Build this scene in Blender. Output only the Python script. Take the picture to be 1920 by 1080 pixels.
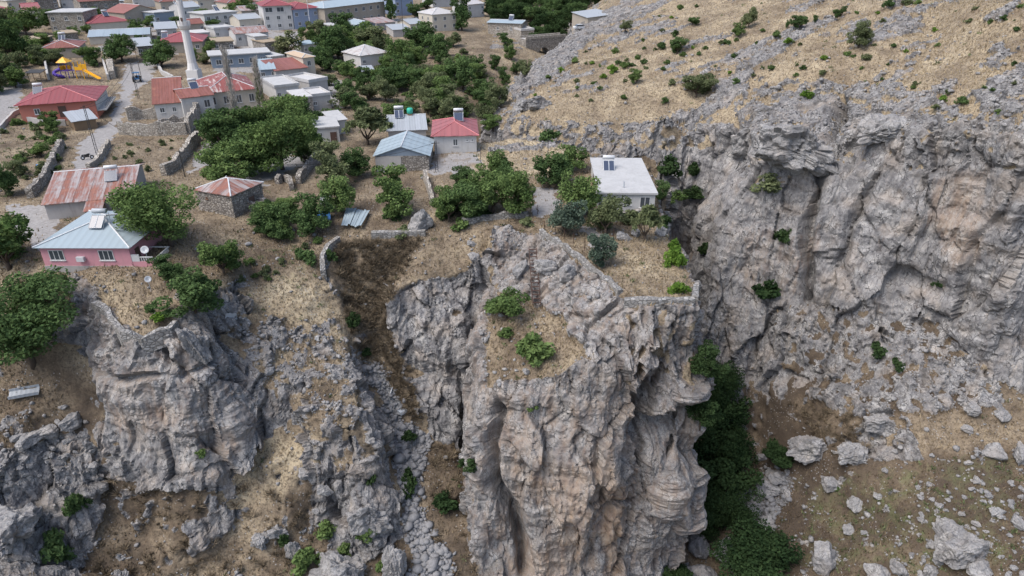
import bpy, bmesh, math, random, time
import numpy as np
from mathutils import Vector, Matrix
from mathutils.geometry import delaunay_2d_cdt
from mathutils.bvhtree import BVHTree

T0 = time.time()
SC = bpy.context.scene
COL = SC.collection
for _o in list(bpy.data.objects):
    bpy.data.objects.remove(_o)

# ------------------------------------------------------------------ camera
K = 1.25                       # metres for one survey unit (camera 30 units above the plateau)
PITCH = math.radians(27.5)
FPX = 1280.0                   # focal length in pixels of the 1920 wide photograph
CAM = np.array([0.0, 0.0, 30.0 * K])
cd = bpy.data.cameras.new('camera')
cd.sensor_width = 36.0
cd.lens = 36.0 * FPX / 1920.0
cd.clip_start = 0.5
cd.clip_end = 4000.0
cam = bpy.data.objects.new('camera', cd)
cam.location = CAM
cam.rotation_euler = (math.radians(90) - PITCH, 0, 0)
COL.objects.link(cam)
SC.camera = cam

# ------------------------------------------------------------------ sky, sun, exposure
SUN_EL, SUN_AZ = math.radians(58), math.radians(238)     # azimuth measured clockwise from +Y (north)
world = bpy.data.worlds.new('World')
SC.world = world
world.use_nodes = True
wn = world.node_tree
bgn = wn.nodes['Background']
sky = wn.nodes.new('ShaderNodeTexSky')
sky.sky_type = 'NISHITA'
sky.sun_disc = False
sky.sun_elevation = SUN_EL
sky.sun_rotation = SUN_AZ
sky.air_density = 1.0
sky.dust_density = 3.0
sky.ozone_density = 1.0
wn.links.new(sky.outputs[0], bgn.inputs[0])
bgn.inputs[1].default_value = 0.12
sd = bpy.data.lights.new('sun', 'SUN')
sd.energy = 1.5
sd.angle = math.radians(36)
sd.color = (1.0, 0.975, 0.945)
sun = bpy.data.objects.new('sun', sd)
dsun = Vector((math.sin(SUN_AZ) * math.cos(SUN_EL), math.cos(SUN_AZ) * math.cos(SUN_EL), math.sin(SUN_EL)))
sun.rotation_euler = dsun.to_track_quat('Z', 'Y').to_euler()
sun.location = (-60, -60, 120)
COL.objects.link(sun)
SC.view_settings.view_transform = 'Standard'
SC.view_settings.look = 'None'
SC.view_settings.gamma = 1.0
SC.view_settings.exposure = 0.9
SC.view_settings.use_curve_mapping = False
SC.cycles.max_bounces = 6
SC.cycles.diffuse_bounces = 2

# ------------------------------------------------------------------ survey helpers
CP, SP = math.cos(PITCH), math.sin(PITCH)

def ray(px, py):
    a = (px - 960.0) / FPX
    b = (540.0 - py) / FPX
    return np.array([a, CP + b * SP, -SP + b * CP])

def at(px, py, zu):
    """point seen at a pixel on the level zu (survey units) -> metres"""
    d = ray(px, py)
    t = (zu * K - CAM[2]) / d[2]
    return CAM + d * t

def proj(P):
    """metres -> pixel coordinates and depth"""
    q = np.asarray(P) - CAM
    dep = q[..., 1] * CP - q[..., 2] * SP
    up = q[..., 1] * SP + q[..., 2] * CP
    dep = np.maximum(dep, 0.1)
    return 960 + FPX * q[..., 0] / dep, 540 - FPX * up / dep, dep

# ------------------------------------------------------------------ noise (numpy)
def _hash(ix, iy, iz, seed):
    h = (ix.astype(np.uint32) * np.uint32(374761393) + iy.astype(np.uint32) * np.uint32(668265263)
         + iz.astype(np.uint32) * np.uint32(2147483647) + np.uint32((seed * 974634777) & 0xffffffff))
    h = (h ^ (h >> np.uint32(13))) * np.uint32(1274126177)
    h = (h ^ (h >> np.uint32(16))) * np.uint32(2246822519)
    return h ^ (h >> np.uint32(15))

_G = np.random.RandomState(5).normal(size=(256, 3)).astype(np.float32)
_G /= np.linalg.norm(_G, axis=1)[:, None]

def perlin(P, seed=0):
    P = P.astype(np.float32)
    i = np.floor(P)
    f = P - i
    i = i.astype(np.int64)
    u = f * f * f * (f * (f * 6 - 15) + 10)
    out = np.zeros(len(P), np.float32)
    for cx in (0, 1):
        wx = u[:, 0] if cx else 1 - u[:, 0]
        for cy in (0, 1):
            wy = wx * (u[:, 1] if cy else 1 - u[:, 1])
            for cz in (0, 1):
                w = wy * (u[:, 2] if cz else 1 - u[:, 2])
                g = _G[_hash(i[:, 0] + cx, i[:, 1] + cy, i[:, 2] + cz, seed) & np.uint32(255)]
                out += w * (g[:, 0] * (f[:, 0] - cx) + g[:, 1] * (f[:, 1] - cy) + g[:, 2] * (f[:, 2] - cz))
    return out * 1.5

def fbm(P, oct=4, seed=0, gain=0.5):
    a, s, o = 1.0, 1.0, 0
    for k in range(oct):
        o = o + a * perlin(P * s, seed + k * 17)
        a *= gain
        s *= 2.03
    return o

def ridged(P, oct=4, seed=0, gain=0.5):
    a, s, o, n = 1.0, 1.0, 0, 0
    for k in range(oct):
        o = o + a * (1 - 2 * np.abs(perlin(P * s, seed + k * 13)))
        n += a
        a *= gain
        s *= 2.1
    return o / n

def worley(P, seed=0):
    """facet tilt, F2-F1 and a random number of the nearest cell"""
    P = P.astype(np.float32)
    i = np.floor(P)
    f = P - i
    i = i.astype(np.int64)
    n = len(P)
    d1 = np.full(n, 9.0, np.float32)
    d2 = np.full(n, 9.0, np.float32)
    rid = np.zeros(n, np.float32)
    tl = np.zeros(n, np.float32)
    for a in (-1, 0, 1):
        for b in (-1, 0, 1):
            for c in (-1, 0, 1):
                h = _hash(i[:, 0] + a, i[:, 1] + b, i[:, 2] + c, seed)
                dx = a + (h & np.uint32(1023)).astype(np.float32) / 1023 - f[:, 0]
                dy = b + ((h >> np.uint32(10)) & np.uint32(1023)).astype(np.float32) / 1023 - f[:, 1]
                dz = c + ((h >> np.uint32(20)) & np.uint32(1023)).astype(np.float32) / 1023 - f[:, 2]
                d = dx * dx + dy * dy + dz * dz
                r = ((h >> np.uint32(7)) & np.uint32(4095)).astype(np.float32) / 4095
                m = d < d1
                d2 = np.where(m, d1, np.minimum(d2, d))
                rid = np.where(m, r, rid)
                q = dx * (((h >> np.uint32(3)) & np.uint32(255)).astype(np.float32) / 127.5 - 1) + dy * (((h >> np.uint32(11)) & np.uint32(255)).astype(np.float32) / 127.5 - 1) + dz * (((h >> np.uint32(19)) & np.uint32(255)).astype(np.float32) / 127.5 - 1)
                tl = np.where(m, q, tl)
                d1 = np.where(m, d, d1)
    d1 = np.sqrt(d1)
    return tl, np.sqrt(d2) - d1, rid

def smooth(x, a, b):
    t = np.clip((x - a) / (b - a), 0, 1)
    return t * t * (3 - 2 * t)

# ------------------------------------------------------------------ terrain: break lines surveyed from the place
# each point is (pixel x, pixel y, level in survey units); W marks plan coordinates in survey units
LINES = [
 # --- the rock pillar: parapet line, lip, face, foot
 [(985,408,0.2),(1015,436,0),(1060,463,0),(1105,500,-.2),(1165,550,-.3),(1235,566,-.3),(1302,566,-.3),(1303,540,-.3),(1290,500,-.4),(1262,450,-.2),(1240,410,0),(1236,375,.1),(1236,330,.3)],
 [(930,545,-4.0),(900,640,-7),(905,720,-8.8),(960,712,-7.4),(1050,702,-6.2),(1112,655,-4.2),(1165,603,-2.3),(1232,600,-2.0),(1300,592,-1.6)],
 [(893,760,-10.5),(960,770,-10),(1060,765,-9.4),(1130,740,-8.4),(1180,760,-10.3),(1240,735,-9.2),(1290,700,-7.4),(1302,645,-4.6)],
 [(889,860,-15.6),(950,860,-14.6),(1060,860,-14.3),(1140,850,-14.2),(1190,850,-16.2),(1250,850,-17.0),(1301,830,-16.6),(1306,780,-13.6)],
 [(890,1075,-27.6),(1000,1075,-28.6),(1110,1075,-28.8),(1150,1075,-29.8),(1222,1072,-31),(1266,990,-28),(1284,920,-23)],
 ['W',(-3.5,46.0,-28.5),(0,45.0,-31),(5,45,-33.5),(10,46,-35),(14.8,48.4,-36),(17.8,52,-36),(19.6,57,-35.4),(20.4,64,-34.8),(21,72,-33.8),(21.5,80,-32.4),(22,86,-30.5),(22,90,-27.5)],
 # ledge behind the lip, rocks with the ladder
 [(950,600,-4.6),(1010,640,-5.2),(1060,640,-4.7),(1100,610,-3.4)],
 [(975,560,-3.4),(1010,570,-3.7),(1060,560,-2.6),(1110,560,-1.4)],
 [(930,440,-.3),(985,440,-.4),(1040,480,-.8),(1090,515,-.8),(1130,550,-1)],
 # --- left buttress of the pillar
 [(785,432,-1),(820,424,-.4),(900,425,-.3)],
 [(733,560,-5.6),(780,522,-4.1),(850,520,-4.3),(912,530,-4.6)],
 [(738,615,-9.3),(800,640,-10),(866,640,-9.8)],
 [(768,690,-13.8),(820,705,-14.4),(862,700,-14)],
 [(790,820,-19.6),(830,835,-20.6),(858,835,-21)],
 ['W',(-3.9,67.5,-10),(-4.6,64,-18),(-5.0,61,-22.5),(-4.9,57,-23.2),(-4.7,53.5,-24)],
 # --- gully: wall at its head, floor
 [(640,452,-1),(700,444,-.9),(795,440,-.8)],
 [(650,500,-3.7),(745,500,-3.7)],
 [(650,600,-8.7),(706,600,-8.8)],
 [(682,700,-13.5),(755,700,-13.3)],
 [(717,800,-18.3),(778,805,-18.3)],
 [(747,900,-21.6),(870,920,-22.6)],
 [(765,1000,-24.6),(872,1000,-25)],
 [(780,1090,-27),(876,1090,-27.4)],
 # --- rock mass left of the gully: rim over the gully
 [(606,470,-1.5),(612,515,-3.3),(640,570,-6),(652,610,-7.6),(665,700,-10.5),(676,790,-13),(682,850,-16)],
 [(560,840,-15.8),(595,885,-17.6),(650,892,-18.6)],
 [(590,785,-12.2),(642,800,-12.5)],
 # --- bastion: wall line and foot
 [(122,520,-1.2),(136,545,-2),(165,565,-2.5),(200,600,-3),(222,628,-3.3),(265,640,-3.4),(322,622,-3),(345,575,-2.2),(362,540,-1.6)],
 [(150,640,-5.5),(172,668,-6.4),(230,700,-6.3),(330,702,-6.3),(400,672,-5.9),(420,640,-5.2)],
 [(178,704,-8.1),(193,785,-12),(230,825,-14),(330,880,-16.4),(400,910,-17.6),(455,860,-16.6),(466,780,-13.6),(445,700,-9.6)],
 # --- rock at the lower left corner
 [(-60,800,-11.5),(20,812,-12),(140,785,-12.4),(176,820,-14),(186,890,-17),(140,960,-19.4),(30,1060,-20.8)],
 [(205,870,-17.3),(200,960,-20.8),(160,1050,-23.8),(110,1100,-25.6)],
 # --- right cliff: rim
 [(1236,277,.4),(1300,263,1.5),(1350,240,4),(1385,250,4.4),(1420,225,6.6),(1560,205,8.3),(1610,238,8.2),(1700,246,9.6),(1800,243,10.8),(1920,248,12),(2200,262,10)],
 # gorge wall behind the white house, buttress left of the crack
 [(1255,450,-15),(1300,470,-15.5),(1322,420,-11)],
 [(1345,395,-5),(1372,345,-.5),(1400,322,1.5),(1440,305,3.5),(1510,300,4.4)],
 [(1340,520,-12),(1368,622,-19),(1402,656,-20.6)],
 [(1440,600,-16.6),(1480,565,-13),(1620,572,-11),(1700,592,-11.4),(1772,624,-12.2),(1850,700,-15),(1920,750,-17),(2200,900,-21)],
 [(1402,722,-26),(1500,745,-23.6),(1560,735,-20.5),(1610,775,-20.2),(1700,762,-17.8),(1800,792,-18.5),(1920,800,-18.6),(2200,960,-22)],
 [(1392,800,-31),(1500,880,-28.6),(1600,850,-24.5),(1750,900,-22),(1920,900,-20.4)],
 [(1400,950,-35),(1550,960,-30),(1700,1000,-26),(1920,1000,-22.2)],
 [(1350,1090,-37),(1500,1090,-33),(1700,1090,-28),(1920,1090,-23.6)],
 # canyon floor
 ['W',(0,110.2,-11),(6.8,108.6,-12),(12.5,104.2,-14),(18.5,100,-17),(22.8,95,-23),(24,90,-29),(24.4,84,-33),(25,78,-34),(25.6,70,-35),(25.2,61,-36),(23.2,53,-36.6)],
 ['W',(18.5,102.6,-15),(26.6,98.5,-22),(27.4,91,-28),(26.2,85,-31)],
 # --- plateau behind the pillar, its edge above the gorge
 [(905,264,.8),(960,254,1.2),(1040,256,1.2),(1100,281,.9),(1170,290,1.3),(1226,302,1.7)],
 # foot and top of the hillside beyond the gorge
 [(935,232,.2),(1000,262,-.2),(1100,272,.1),(1200,277,.2)],
 [(930,212,1.0),(1000,232,2.0),(1100,236,2.4),(1200,250,1.5)],
 # hill edge toward the wood
 [(922,196,1.6),(985,150,4),(1010,110,5.5),(1062,80,7),(1095,30,10),(1130,5,12),(1170,-25,15)],
 # upper ravine with the bridge
 ['W',(12.5,222,-2.5),(11.4,205,-3),(10.6,192,-3.6),(6.5,180,-5),(0.5,166,-6.5)],
 ['W',(-4,150,-8.5),(-6,132,-9),(-4,117,-10.5)],
 [(830,70,2.2),(850,110,.5),(880,150,-1.5),(895,190,-3.2),(905,225,-3)],
]
PTS = [
 (-250,0,9),(100,0,7),(400,0,6.5),(700,0,5),(860,10,3.5),(940,20,2.5),(1060,12,3),(1060,60,0),(985,85,1.2),(930,90,1.6),(900,120,.2),
 (-250,60,8),(0,60,5.2),(300,60,4.5),(600,60,3.5),(780,60,2.6),(-200,130,6),(0,130,3.4),(250,130,2.2),(420,130,2),(560,130,1.2),(760,110,.8),(840,170,-.8),
 (-200,200,4),(0,200,1.6),(230,200,1),(420,200,.8),(600,200,.2),(700,180,-.4),(780,205,-.9),(700,235,0),
 (-200,290,2),(0,280,.6),(170,280,.4),(350,280,.3),(500,280,0),(640,290,0),(760,290,.4),(880,290,.8),(980,300,.8),(1100,340,.6),
 (-200,380,.5),(0,380,0),(150,380,0),(300,380,0),(450,380,0),(560,380,-.3),(700,380,-.3),(790,380,.2),(900,370,.5),(1040,390,.3),(1180,400,.2),
 (-200,480,-2),(0,450,-.6),(60,500,-.6),(180,510,-.3),(300,500,-.4),(300,440,-.3),(400,450,-.5),(430,520,-1.6),(470,480,-1.5),(560,450,-1.2),(540,520,-2.8),(500,420,-.6),
 (480,570,-4.6),(560,590,-5.8),(430,600,-5),(520,680,-9.4),(570,700,-9.8),(480,750,-12),(510,850,-17),(460,900,-18.6),(250,560,-1.8),(290,590,-2.4),(230,580,-2.2),
 (1200,480,-.1),(1230,530,-.2),(1150,470,-.1),
 (0,560,-3.4),(0,650,-6.4),(100,640,-5.6),(0,740,-9.8),(100,720,-9.6),(-250,650,-5),(-250,800,-10),
 (250,960,-21),(300,1090,-25.8),(450,1000,-23.4),(500,1090,-26.4),(600,960,-22.2),(640,1090,-26.6),(0,1000,-18.8),(-200,1000,-17),(180,1100,-25.6),
 # hill
 (1060,200,4.6),(1150,180,6),(1250,200,6.6),(1100,120,7.6),(1200,100,9.4),(1180,40,11.8),(1250,0,16),(1350,140,9.4),(1450,170,9),(1400,80,12.6),(1400,0,17.6),(1550,0,19),(1600,100,14.6),(1600,170,10.8),(1750,100,15.5),(1750,190,12.4),(1750,0,20.5),(1920,0,22.4),(1920,130,16.4),(1920,200,13.6),(2250,0,20),(2250,130,14),(1250,240,5),
 (1570,400,-1),(1750,420,0),
]
WP = [(-420,500,14),(-150,500,10),(0,500,6),(150,480,40),(420,480,110),(320,200,70),(320,110,45),(200,60,10),(150,25,-16),(60,22,-29),(0,28,-36),(-120,28,-22),(-160,60,-6),(-160,110,6),(90,300,46),(40,300,10)]

def build_tin():
    V, E = [], []
    def add(p):
        V.append(p)
        return len(V) - 1
    for L in LINES:
        w = L[0] == 'W'
        ids = [add(np.array(p) * K if w else at(*p)) for p in (L[1:] if w else L)]
        E += list(zip(ids[:-1], ids[1:]))
    for p in PTS:
        add(at(*p))
    for p in WP:
        add(np.array(p, float) * K)
    v2 = [Vector((p[0], p[1])) for p in V]
    ov, oe, of, ovo, oeo, ofo = delaunay_2d_cdt(v2, E, [], 0, 1e-4)
    Z = []
    bad = 0
    for k, o in enumerate(ovo):
        if o:
            Z.append(V[o[0]][2])
        else:
            bad += 1
            Z.append(None)
    for k, z in enumerate(Z):
        if z is None:                     # two break lines cross in plan: take the mean of the constraint neighbours
            nb = [Z[b if a == k else a] for (a, b), oo in zip(oe, oeo) if oo and k in (a, b)]
            nb = [q for q in nb if q is not None]
            Z[k] = sum(nb) / max(1, len(nb))
            print('crossing at', ov[k][0] / K, ov[k][1] / K, [round(float(x),1) for x in proj(np.array([ov[k][0], ov[k][1], Z[k]]))])
    A = np.array([[p[0], p[1], z] for p, z in zip(ov, Z)], np.float64)
    return A, np.array(of, np.int64)

def refine(V, T, target, passes):
    for _ in range(passes):
        e = np.concatenate([T[:, [0, 1]], T[:, [1, 2]], T[:, [2, 0]]])
        e.sort(axis=1)
        key = e[:, 0] * (len(V) + 1) + e[:, 1]
        uk, first, inv = np.unique(key, return_index=True, return_inverse=True)
        ue = e[first]
        a, b = V[ue[:, 0]], V[ue[:, 1]]
        mid = (a + b) / 2
        need = np.linalg.norm(a - b, axis=1) > target(mid)
        if not need.any():
            break
        idx = np.full(len(ue), -1, np.int64)
        idx[need] = len(V) + np.arange(need.sum())
        V = np.concatenate([V, mid[need]])
        n = len(T)
        m = idx[inv].reshape(3, n).T        # mids of edges 01, 12, 20
        cnt = (m >= 0).sum(1)
        out = [T[cnt == 0]]
        t3 = cnt == 3
        a, b, c = T[t3].T
        x, y, z = m[t3].T
        out += [np.stack(q, 1) for q in ((a, x, z), (x, b, y), (z, y, c), (x, y, z))]
        for r in range(3):                  # rotate so the case is canonical
            Tr = np.roll(T, -r, axis=1)
            mr = np.roll(m, -r, axis=1)
            s = (cnt == 1) & (mr[:, 0] >= 0)
            a, b, c = Tr[s].T
            x = mr[s, 0]
            out += [np.stack((a, x, c), 1), np.stack((x, b, c), 1)]
            s = (cnt == 2) & (mr[:, 2] < 0)
            a, b, c = Tr[s].T
            x, y = mr[s, 0], mr[s, 1]
            out += [np.stack((x, b, y), 1), np.stack((a, x, y), 1), np.stack((a, y, c), 1)]
        T = np.concatenate(out)
    return V, T

def vnormals(V, T):
    n = np.cross(V[T[:, 1]] - V[T[:, 0]], V[T[:, 2]] - V[T[:, 0]])
    N = np.zeros_like(V)
    for k in range(3):
        for c in range(3):
            N[:, c] += np.bincount(T[:, k], n[:, c], len(V))
    l = np.linalg.norm(N, axis=1)
    return N / np.maximum(l, 1e-9)[:, None]

def relax(V, T, it, lam=0.5, w=None):
    e = np.concatenate([T[:, [0, 1]], T[:, [1, 2]], T[:, [2, 0]]])
    a = np.concatenate([e[:, 0], e[:, 1]])
    b = np.concatenate([e[:, 1], e[:, 0]])
    deg = np.maximum(np.bincount(a, minlength=len(V)), 1)
    for _ in range(it):
        M = np.stack([np.bincount(a, V[b, c], len(V)) / deg for c in range(3)], 1)
        d = (M - V) * lam
        if w is not None:
            d *= w[:, None]
        V = V + d
    return V

def frame_factor(M):
    px, py, dep = proj(M)
    out = np.maximum(np.maximum(-px, px - 1920) / 250.0, np.maximum((py - 1080) / 200.0, (-40 - py) / 60.0))
    return 1 + 5 * np.clip(out, 0, 1), np.linalg.norm(M - CAM, axis=1)

print('tin', time.time() - T0)
TV, TT = build_tin()
f = np.cross(TV[TT[:, 1]] - TV[TT[:, 0]], TV[TT[:, 2]] - TV[TT[:, 0]])[:, 2] < 0
TT[f] = TT[f][:, [0, 2, 1]]
def tgt_mid(M):
    ff, d = frame_factor(M)
    return np.maximum(1.5, d * 0.018) * ff
TV, TT = refine(TV, TT, tgt_mid, 9)
TV = relax(TV, TT, 3, 0.5)
MIDBVH = BVHTree.FromPolygons([tuple(p) for p in TV], [tuple(int(q) for q in t) for t in TT])
def mid_pick(px, py):
    d = Vector(ray(px, py)).normalized()
    h = MIDBVH.ray_cast(Vector(CAM), d)
    return None if h[0] is None else np.array(h[0])
DETAIL = 0.0043
def tgt_fine(M):
    ff, d = frame_factor(M)
    return np.maximum(0.2, d * DETAIL) * ff
TV, TT = refine(TV, TT, tgt_fine, 8)
TV = relax(TV, TT, 2, 0.5)
print('terrain verts', len(TV), 'tris', len(TT), time.time() - T0)

# ------------------------------------------------------------------ ground cover zones (rock, straw, scree, road ...)
def in_poly(px, py, poly):
    c = np.zeros(len(px), bool)
    n = len(poly)
    for k in range(n):
        x1, y1 = poly[k]
        x2, y2 = poly[(k + 1) % n]
        if y1 == y2:
            continue
        c ^= ((py < y1) != (py < y2)) & (px < (x2 - x1) * (py - y1) / (y2 - y1) + x1)
    return c

ZONES = [
 # (channel, value, polygon)
 ('straw', .68, [(900,0),(2000,-60),(2000,330),(1250,300),(1100,290),(900,270)]),
 ('straw', .50, [(560,110),(930,60),(960,240),(700,260),(560,250)]),
 ('straw', .88, [(890,240),(1060,240),(1090,330),(880,340)]),
 ('straw', .80, [(455,540),(560,520),(650,590),(600,610),(470,600)]),
 ('straw', .76, [(520,800),(560,830),(560,900),(430,1000),(400,960),(470,860)]),
 ('straw', .66, [(1150,450),(1250,440),(1310,560),(1170,570)]),
 ('straw', .60, [(200,540),(340,540),(340,630),(230,630)]),
 ('straw', .42, [(640,300),(780,300),(790,440),(600,450),(440,560),(430,480),(560,420)]),
 ('straw', .30, [(0,640),(160,650),(190,800),(0,830)]),
 ('straw', .28, [(190,870),(420,900),(400,1080),(150,1080)]),
 ('straw', .22, [(560,880),(740,880),(760,1080),(500,1080)]),
 ('straw', .44, [(600,445),(800,445),(740,540),(730,620),(780,700),(800,810),(760,830),(690,720),(640,620)]),
 ('straw', .22, [(790,820),(890,840),(890,1090),(800,1090)]),
 ('straw', .14, [(1390,690),(1560,750),(1650,860),(1920,840),(1960,1110),(1330,1110),(1400,900)]),
 ('straw', .22, [(1480,560),(1750,600),(1850,780),(1500,760)]),
 ('rock', .52, [(1360,200),(1480,150),(1700,165),(1830,220),(1760,240),(1620,230),(1540,215),(1400,240)]),
 ('rock', .72, [(1395,240),(1430,205),(1560,180),(1660,215),(1760,225),(1930,232),(1930,310),(1400,345)]),
 ('rock', .50, [(930,200),(1000,225),(1240,235),(1350,225),(1340,275),(1200,282),(1000,265),(930,235)]),
 ('rock', .85, [(965,150),(1060,78),(1120,30),(1200,15),(1250,0),(1240,12),(1130,55),(1060,130),(1000,170),(960,205)]),
 ('rock', .95, [(126,515),(170,535),(215,590),(265,632),(320,616),(332,560),(362,535),(410,600),(470,820),(400,918),(190,800),(160,660)]),
 ('rock', .50, [(430,585),(560,605),(650,600),(700,850),(640,895),(550,845),(520,720),(430,640)]),
 ('rock', .90, [(-10,835),(130,775),(182,825),(196,900),(150,1090),(-20,1090)]),
 ('rock', .42, [(0,770),(120,760),(160,800),(0,850)]),
 ('rock', .85, [(925,428),(1010,438),(1165,550),(1180,640),(1115,690),(1062,610),(985,560),(925,540)]),
 ('rock', .62, [(1170,575),(1310,575),(1310,720),(1170,720)]),
 ('rock', .60, [(1450,560),(1760,600),(1880,720),(1870,780),(1700,770),(1600,780),(1450,720)]),
 ('rock', .44, [(1440,745),(1600,770),(1640,860),(1500,885),(1440,820)]),
 ('rock', .55, [(1560,760),(1690,770),(1700,820),(1600,870),(1560,830)]),
 ('rock', .0, [(215,560),(330,552),(318,612),(265,628),(224,606)]),
 ('rock', .0, [(1160,460),(1245,440),(1292,545),(1180,556)]),
 ('rock', .2, [(955,600),(1045,592),(1070,640),(1035,690),(975,690),(945,640)]),
 ('rock', .0, [(605,450),(790,450),(738,540),(726,620),(768,710),(800,820),(880,850),(884,1090),(790,1090),(712,800),(680,720),(645,620)]),
 ('rock', .24, [(200,900),(410,925),(530,800),(600,900),(560,1090),(160,1090)]),
 ('rock', .22, [(1400,690),(1560,765),(1600,870),(1920,840),(1960,1110),(1330,1110),(1400,900)]),
 ('rock', .12, [(0,640),(160,655),(183,700),(198,790),(232,835),(200,880),(150,790),(0,775)]),
 ('rock', .14, [(0,640),(150,655),(178,700),(185,780),(0,780)]),
 ('rock', .0, [(-400,-200),(940,-200),(900,110),(900,280),(1230,300),(1236,400),(1000,420),(800,436),(600,450),(440,520),(140,525),(-400,600)]),
 ('rock', .0, [(455,520),(600,500),(640,580),(560,598),(470,590)]),
 ('scree', 1., [(688,672),(712,690),(760,780),(800,830),(792,880),(790,945),(815,1000),(852,1090),(782,1090),(772,985),(752,900),(728,830),(712,760)]),
 ('scree', .5, [(1395,940),(1440,880),(1500,900),(1460,960),(1420,1000)]),
 ('road', 1., [(236,118),(292,116),(286,150),(255,165),(240,200),(212,262),(192,300),(160,330),(128,330),(150,268),(205,225),(225,170)]),
 ('road', .9, [(-10,165),(45,148),(38,190),(10,235),(-10,260)]),
 ('road', .9, [(15,385),(90,385),(110,440),(80,470),(30,440)]),
 ('road', .62, [(380,15),(560,15),(560,70),(520,140),(400,135),(380,70)]),
 ('road', .55, [(180,40),(380,10),(380,90),(300,110),(180,95)]),
 ('road', .6, [(500,140),(640,150),(640,225),(560,225)]),
 ('road', .8, [(440,335),(590,268),(612,285),(480,352)]),
 ('road', .9, [(1000,352),(1048,350),(1044,402),(1000,404)]),
 ('road', .7, [(1080,430),(1115,420),(1150,460),(1120,470)]),
 ('road', .6, [(800,292),(900,284),(890,325),(812,332)]),
 ('road', .8, [(690,38),(840,30),(850,42),(700,55)]),
 ('road', .8, [(380,270),(420,262),(400,310),(350,330)]),
 ('stain', .30, [(925,430),(1310,430),(1312,620),(1320,860),(1300,1000),(1220,1090),(890,1090),(890,640)]),
 ('stain', .25, [(130,520),(400,540),(470,820),(400,915),(190,790)]),
 ('stain', .62, [(1000,850),(1120,820),(1160,880),(1130,1000),(1050,1090),(930,1090),(1060,980),(1010,930)]),
 ('stain', .35, [(900,700),(1180,700),(1180,860),(900,860)]),
 ('stain', 1., [(1142,890),(1168,910),(1162,1090),(1120,1090),(1135,980)]),
 ('stain', .30, [(1170,580),(1310,580),(1300,720),(1180,760)]),
 ('stain', .50, [(1752,325),(1850,300),(1842,480),(1790,500),(1745,420)]),
 ('stain', .55, [(210,765),(330,760),(340,800),(220,805)]),
 ('stain', .30, [(1400,420),(1540,440),(1500,560),(1400,560)]),
 ('slab', .85, [(1395,345),(1500,305),(1930,300),(1930,745),(1850,690),(1770,610),(1620,568),(1480,560),(1400,655),(1335,520),(1340,400)]),
 ('slab', .8, [(1238,280),(1395,265),(1345,560),(1255,470)]),
 ('slab', .7, [(765,690),(885,690),(885,835),(780,835)]),
 ('slab', .72, [(895,720),(1150,750),(1110,1090),(890,1090)]),
 ('slab', .9, [(170,705),(400,690),(472,840),(400,912),(215,830)]),
 ('slab', .6, [(650,640),(700,700),(740,900),(690,860)]),
 ('rib', 1., [(530,690),(690,690),(705,890),(560,890)]),
 ('rib', .9, [(735,590),(885,560),(885,690),(760,690)]),
 ('rib', .8, [(930,200),(1240,235),(1240,285),(930,250)]),
 ('rib', .7, [(150,850),(210,870),(210,1000),(120,1060)]),
 ('rib', .6, [(1170,580),(1310,580),(1310,740),(1170,760)]),
 ('rib', .7, [(1238,280),(1395,265),(1345,560),(1255,470)]),
 ('green', .45, [(1500,900),(1920,830),(1920,1080),(1500,1080)]),
 ('green', .35, [(440,480),(560,440),(600,520),(480,560)]),
 ('green', .25, [(0,180),(120,230),(150,330),(0,350)]),
 ('green', .30, [(580,130),(940,100),(930,230),(600,240)]),
]
CH = ['rock', 'straw', 'stain', 'scree', 'green', 'road', 'slab', 'rib']

N0 = vnormals(TV, TT)
nz = N0[:, 2]
EDG = np.concatenate([TT[:, [0, 1]], TT[:, [1, 2]], TT[:, [2, 0]]])
EDG_A = np.concatenate([EDG[:, 0], EDG[:, 1]])
EDG_B = np.concatenate([EDG[:, 1], EDG[:, 0]])
EDG_D = np.maximum(np.bincount(EDG_A, minlength=len(TV)), 1)
def blur(a, it):
    for _ in range(it):
        a = .4 * a + .6 * np.bincount(EDG_A, a[EDG_B], len(TV)) / EDG_D
    return a.astype(np.float32)
wob = fbm(TV * 0.35, 4, 3)
wob2 = fbm(TV * 0.35, 4, 71)
px, py, dep = proj(TV)
amp = 20.0 * 90.0 / dep
qx, qy = px + wob * amp, py + wob2 * amp * 0.6
ATT = {c: np.zeros(len(TV), np.float32) for c in CH}
ATT['straw'][:] = 0.52
steep = smooth(-nz, -0.80, -0.60).astype(np.float32)
ATT['rock'][:] = -1.0
front = dep < 420
for ch, val, poly in ZONES:
    m = in_poly(qx, qy, poly)
    if ch in ('road',):
        m &= nz > .8
    if ch == 'scree':
        m &= nz > .3
    ATT[ch][m] = val
# hillside beyond the gorge: bands of bare limestone along the strike of the beds
hill = ((TV[:, 1] > 66 * K) & (TV[:, 0] > -6 * K) & (px > 915) & (py < 300) & (nz > .6) & (TV[:, 2] > 0.5)).astype(np.float32)
sx = TV[:, 0] * .97 + TV[:, 1] * .24
sy = -TV[:, 0] * .24 + TV[:, 1] * .97
strike = np.stack([sx * .036, sy * .125, TV[:, 2] * .10], 1)
band = fbm(strike, 5, 31, .6)
band = band + .25 * fbm(TV * .5, 3, 33)
bandr = smooth(band - .10 * smooth(-px, -1300, -1000), .20, .40) * hill * .80
for c_ in ('straw', 'stain', 'green'):
    ATT[c_] = blur(ATT[c_], 14)
ATT['slab'] = blur(ATT['slab'], 8)
ATT['rib'] = blur(ATT['rib'], 8)
zoned = ATT['rock'] >= 0
vsteep = smooth(-nz, -0.42, -0.2)
rockn = np.where(zoned, ATT['rock'] + np.where(ATT['rock'] < .3, .55 * vsteep * (py > 420), 0), steep * np.where((py < 430) & (px < 900), .15, 1.0))
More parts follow.
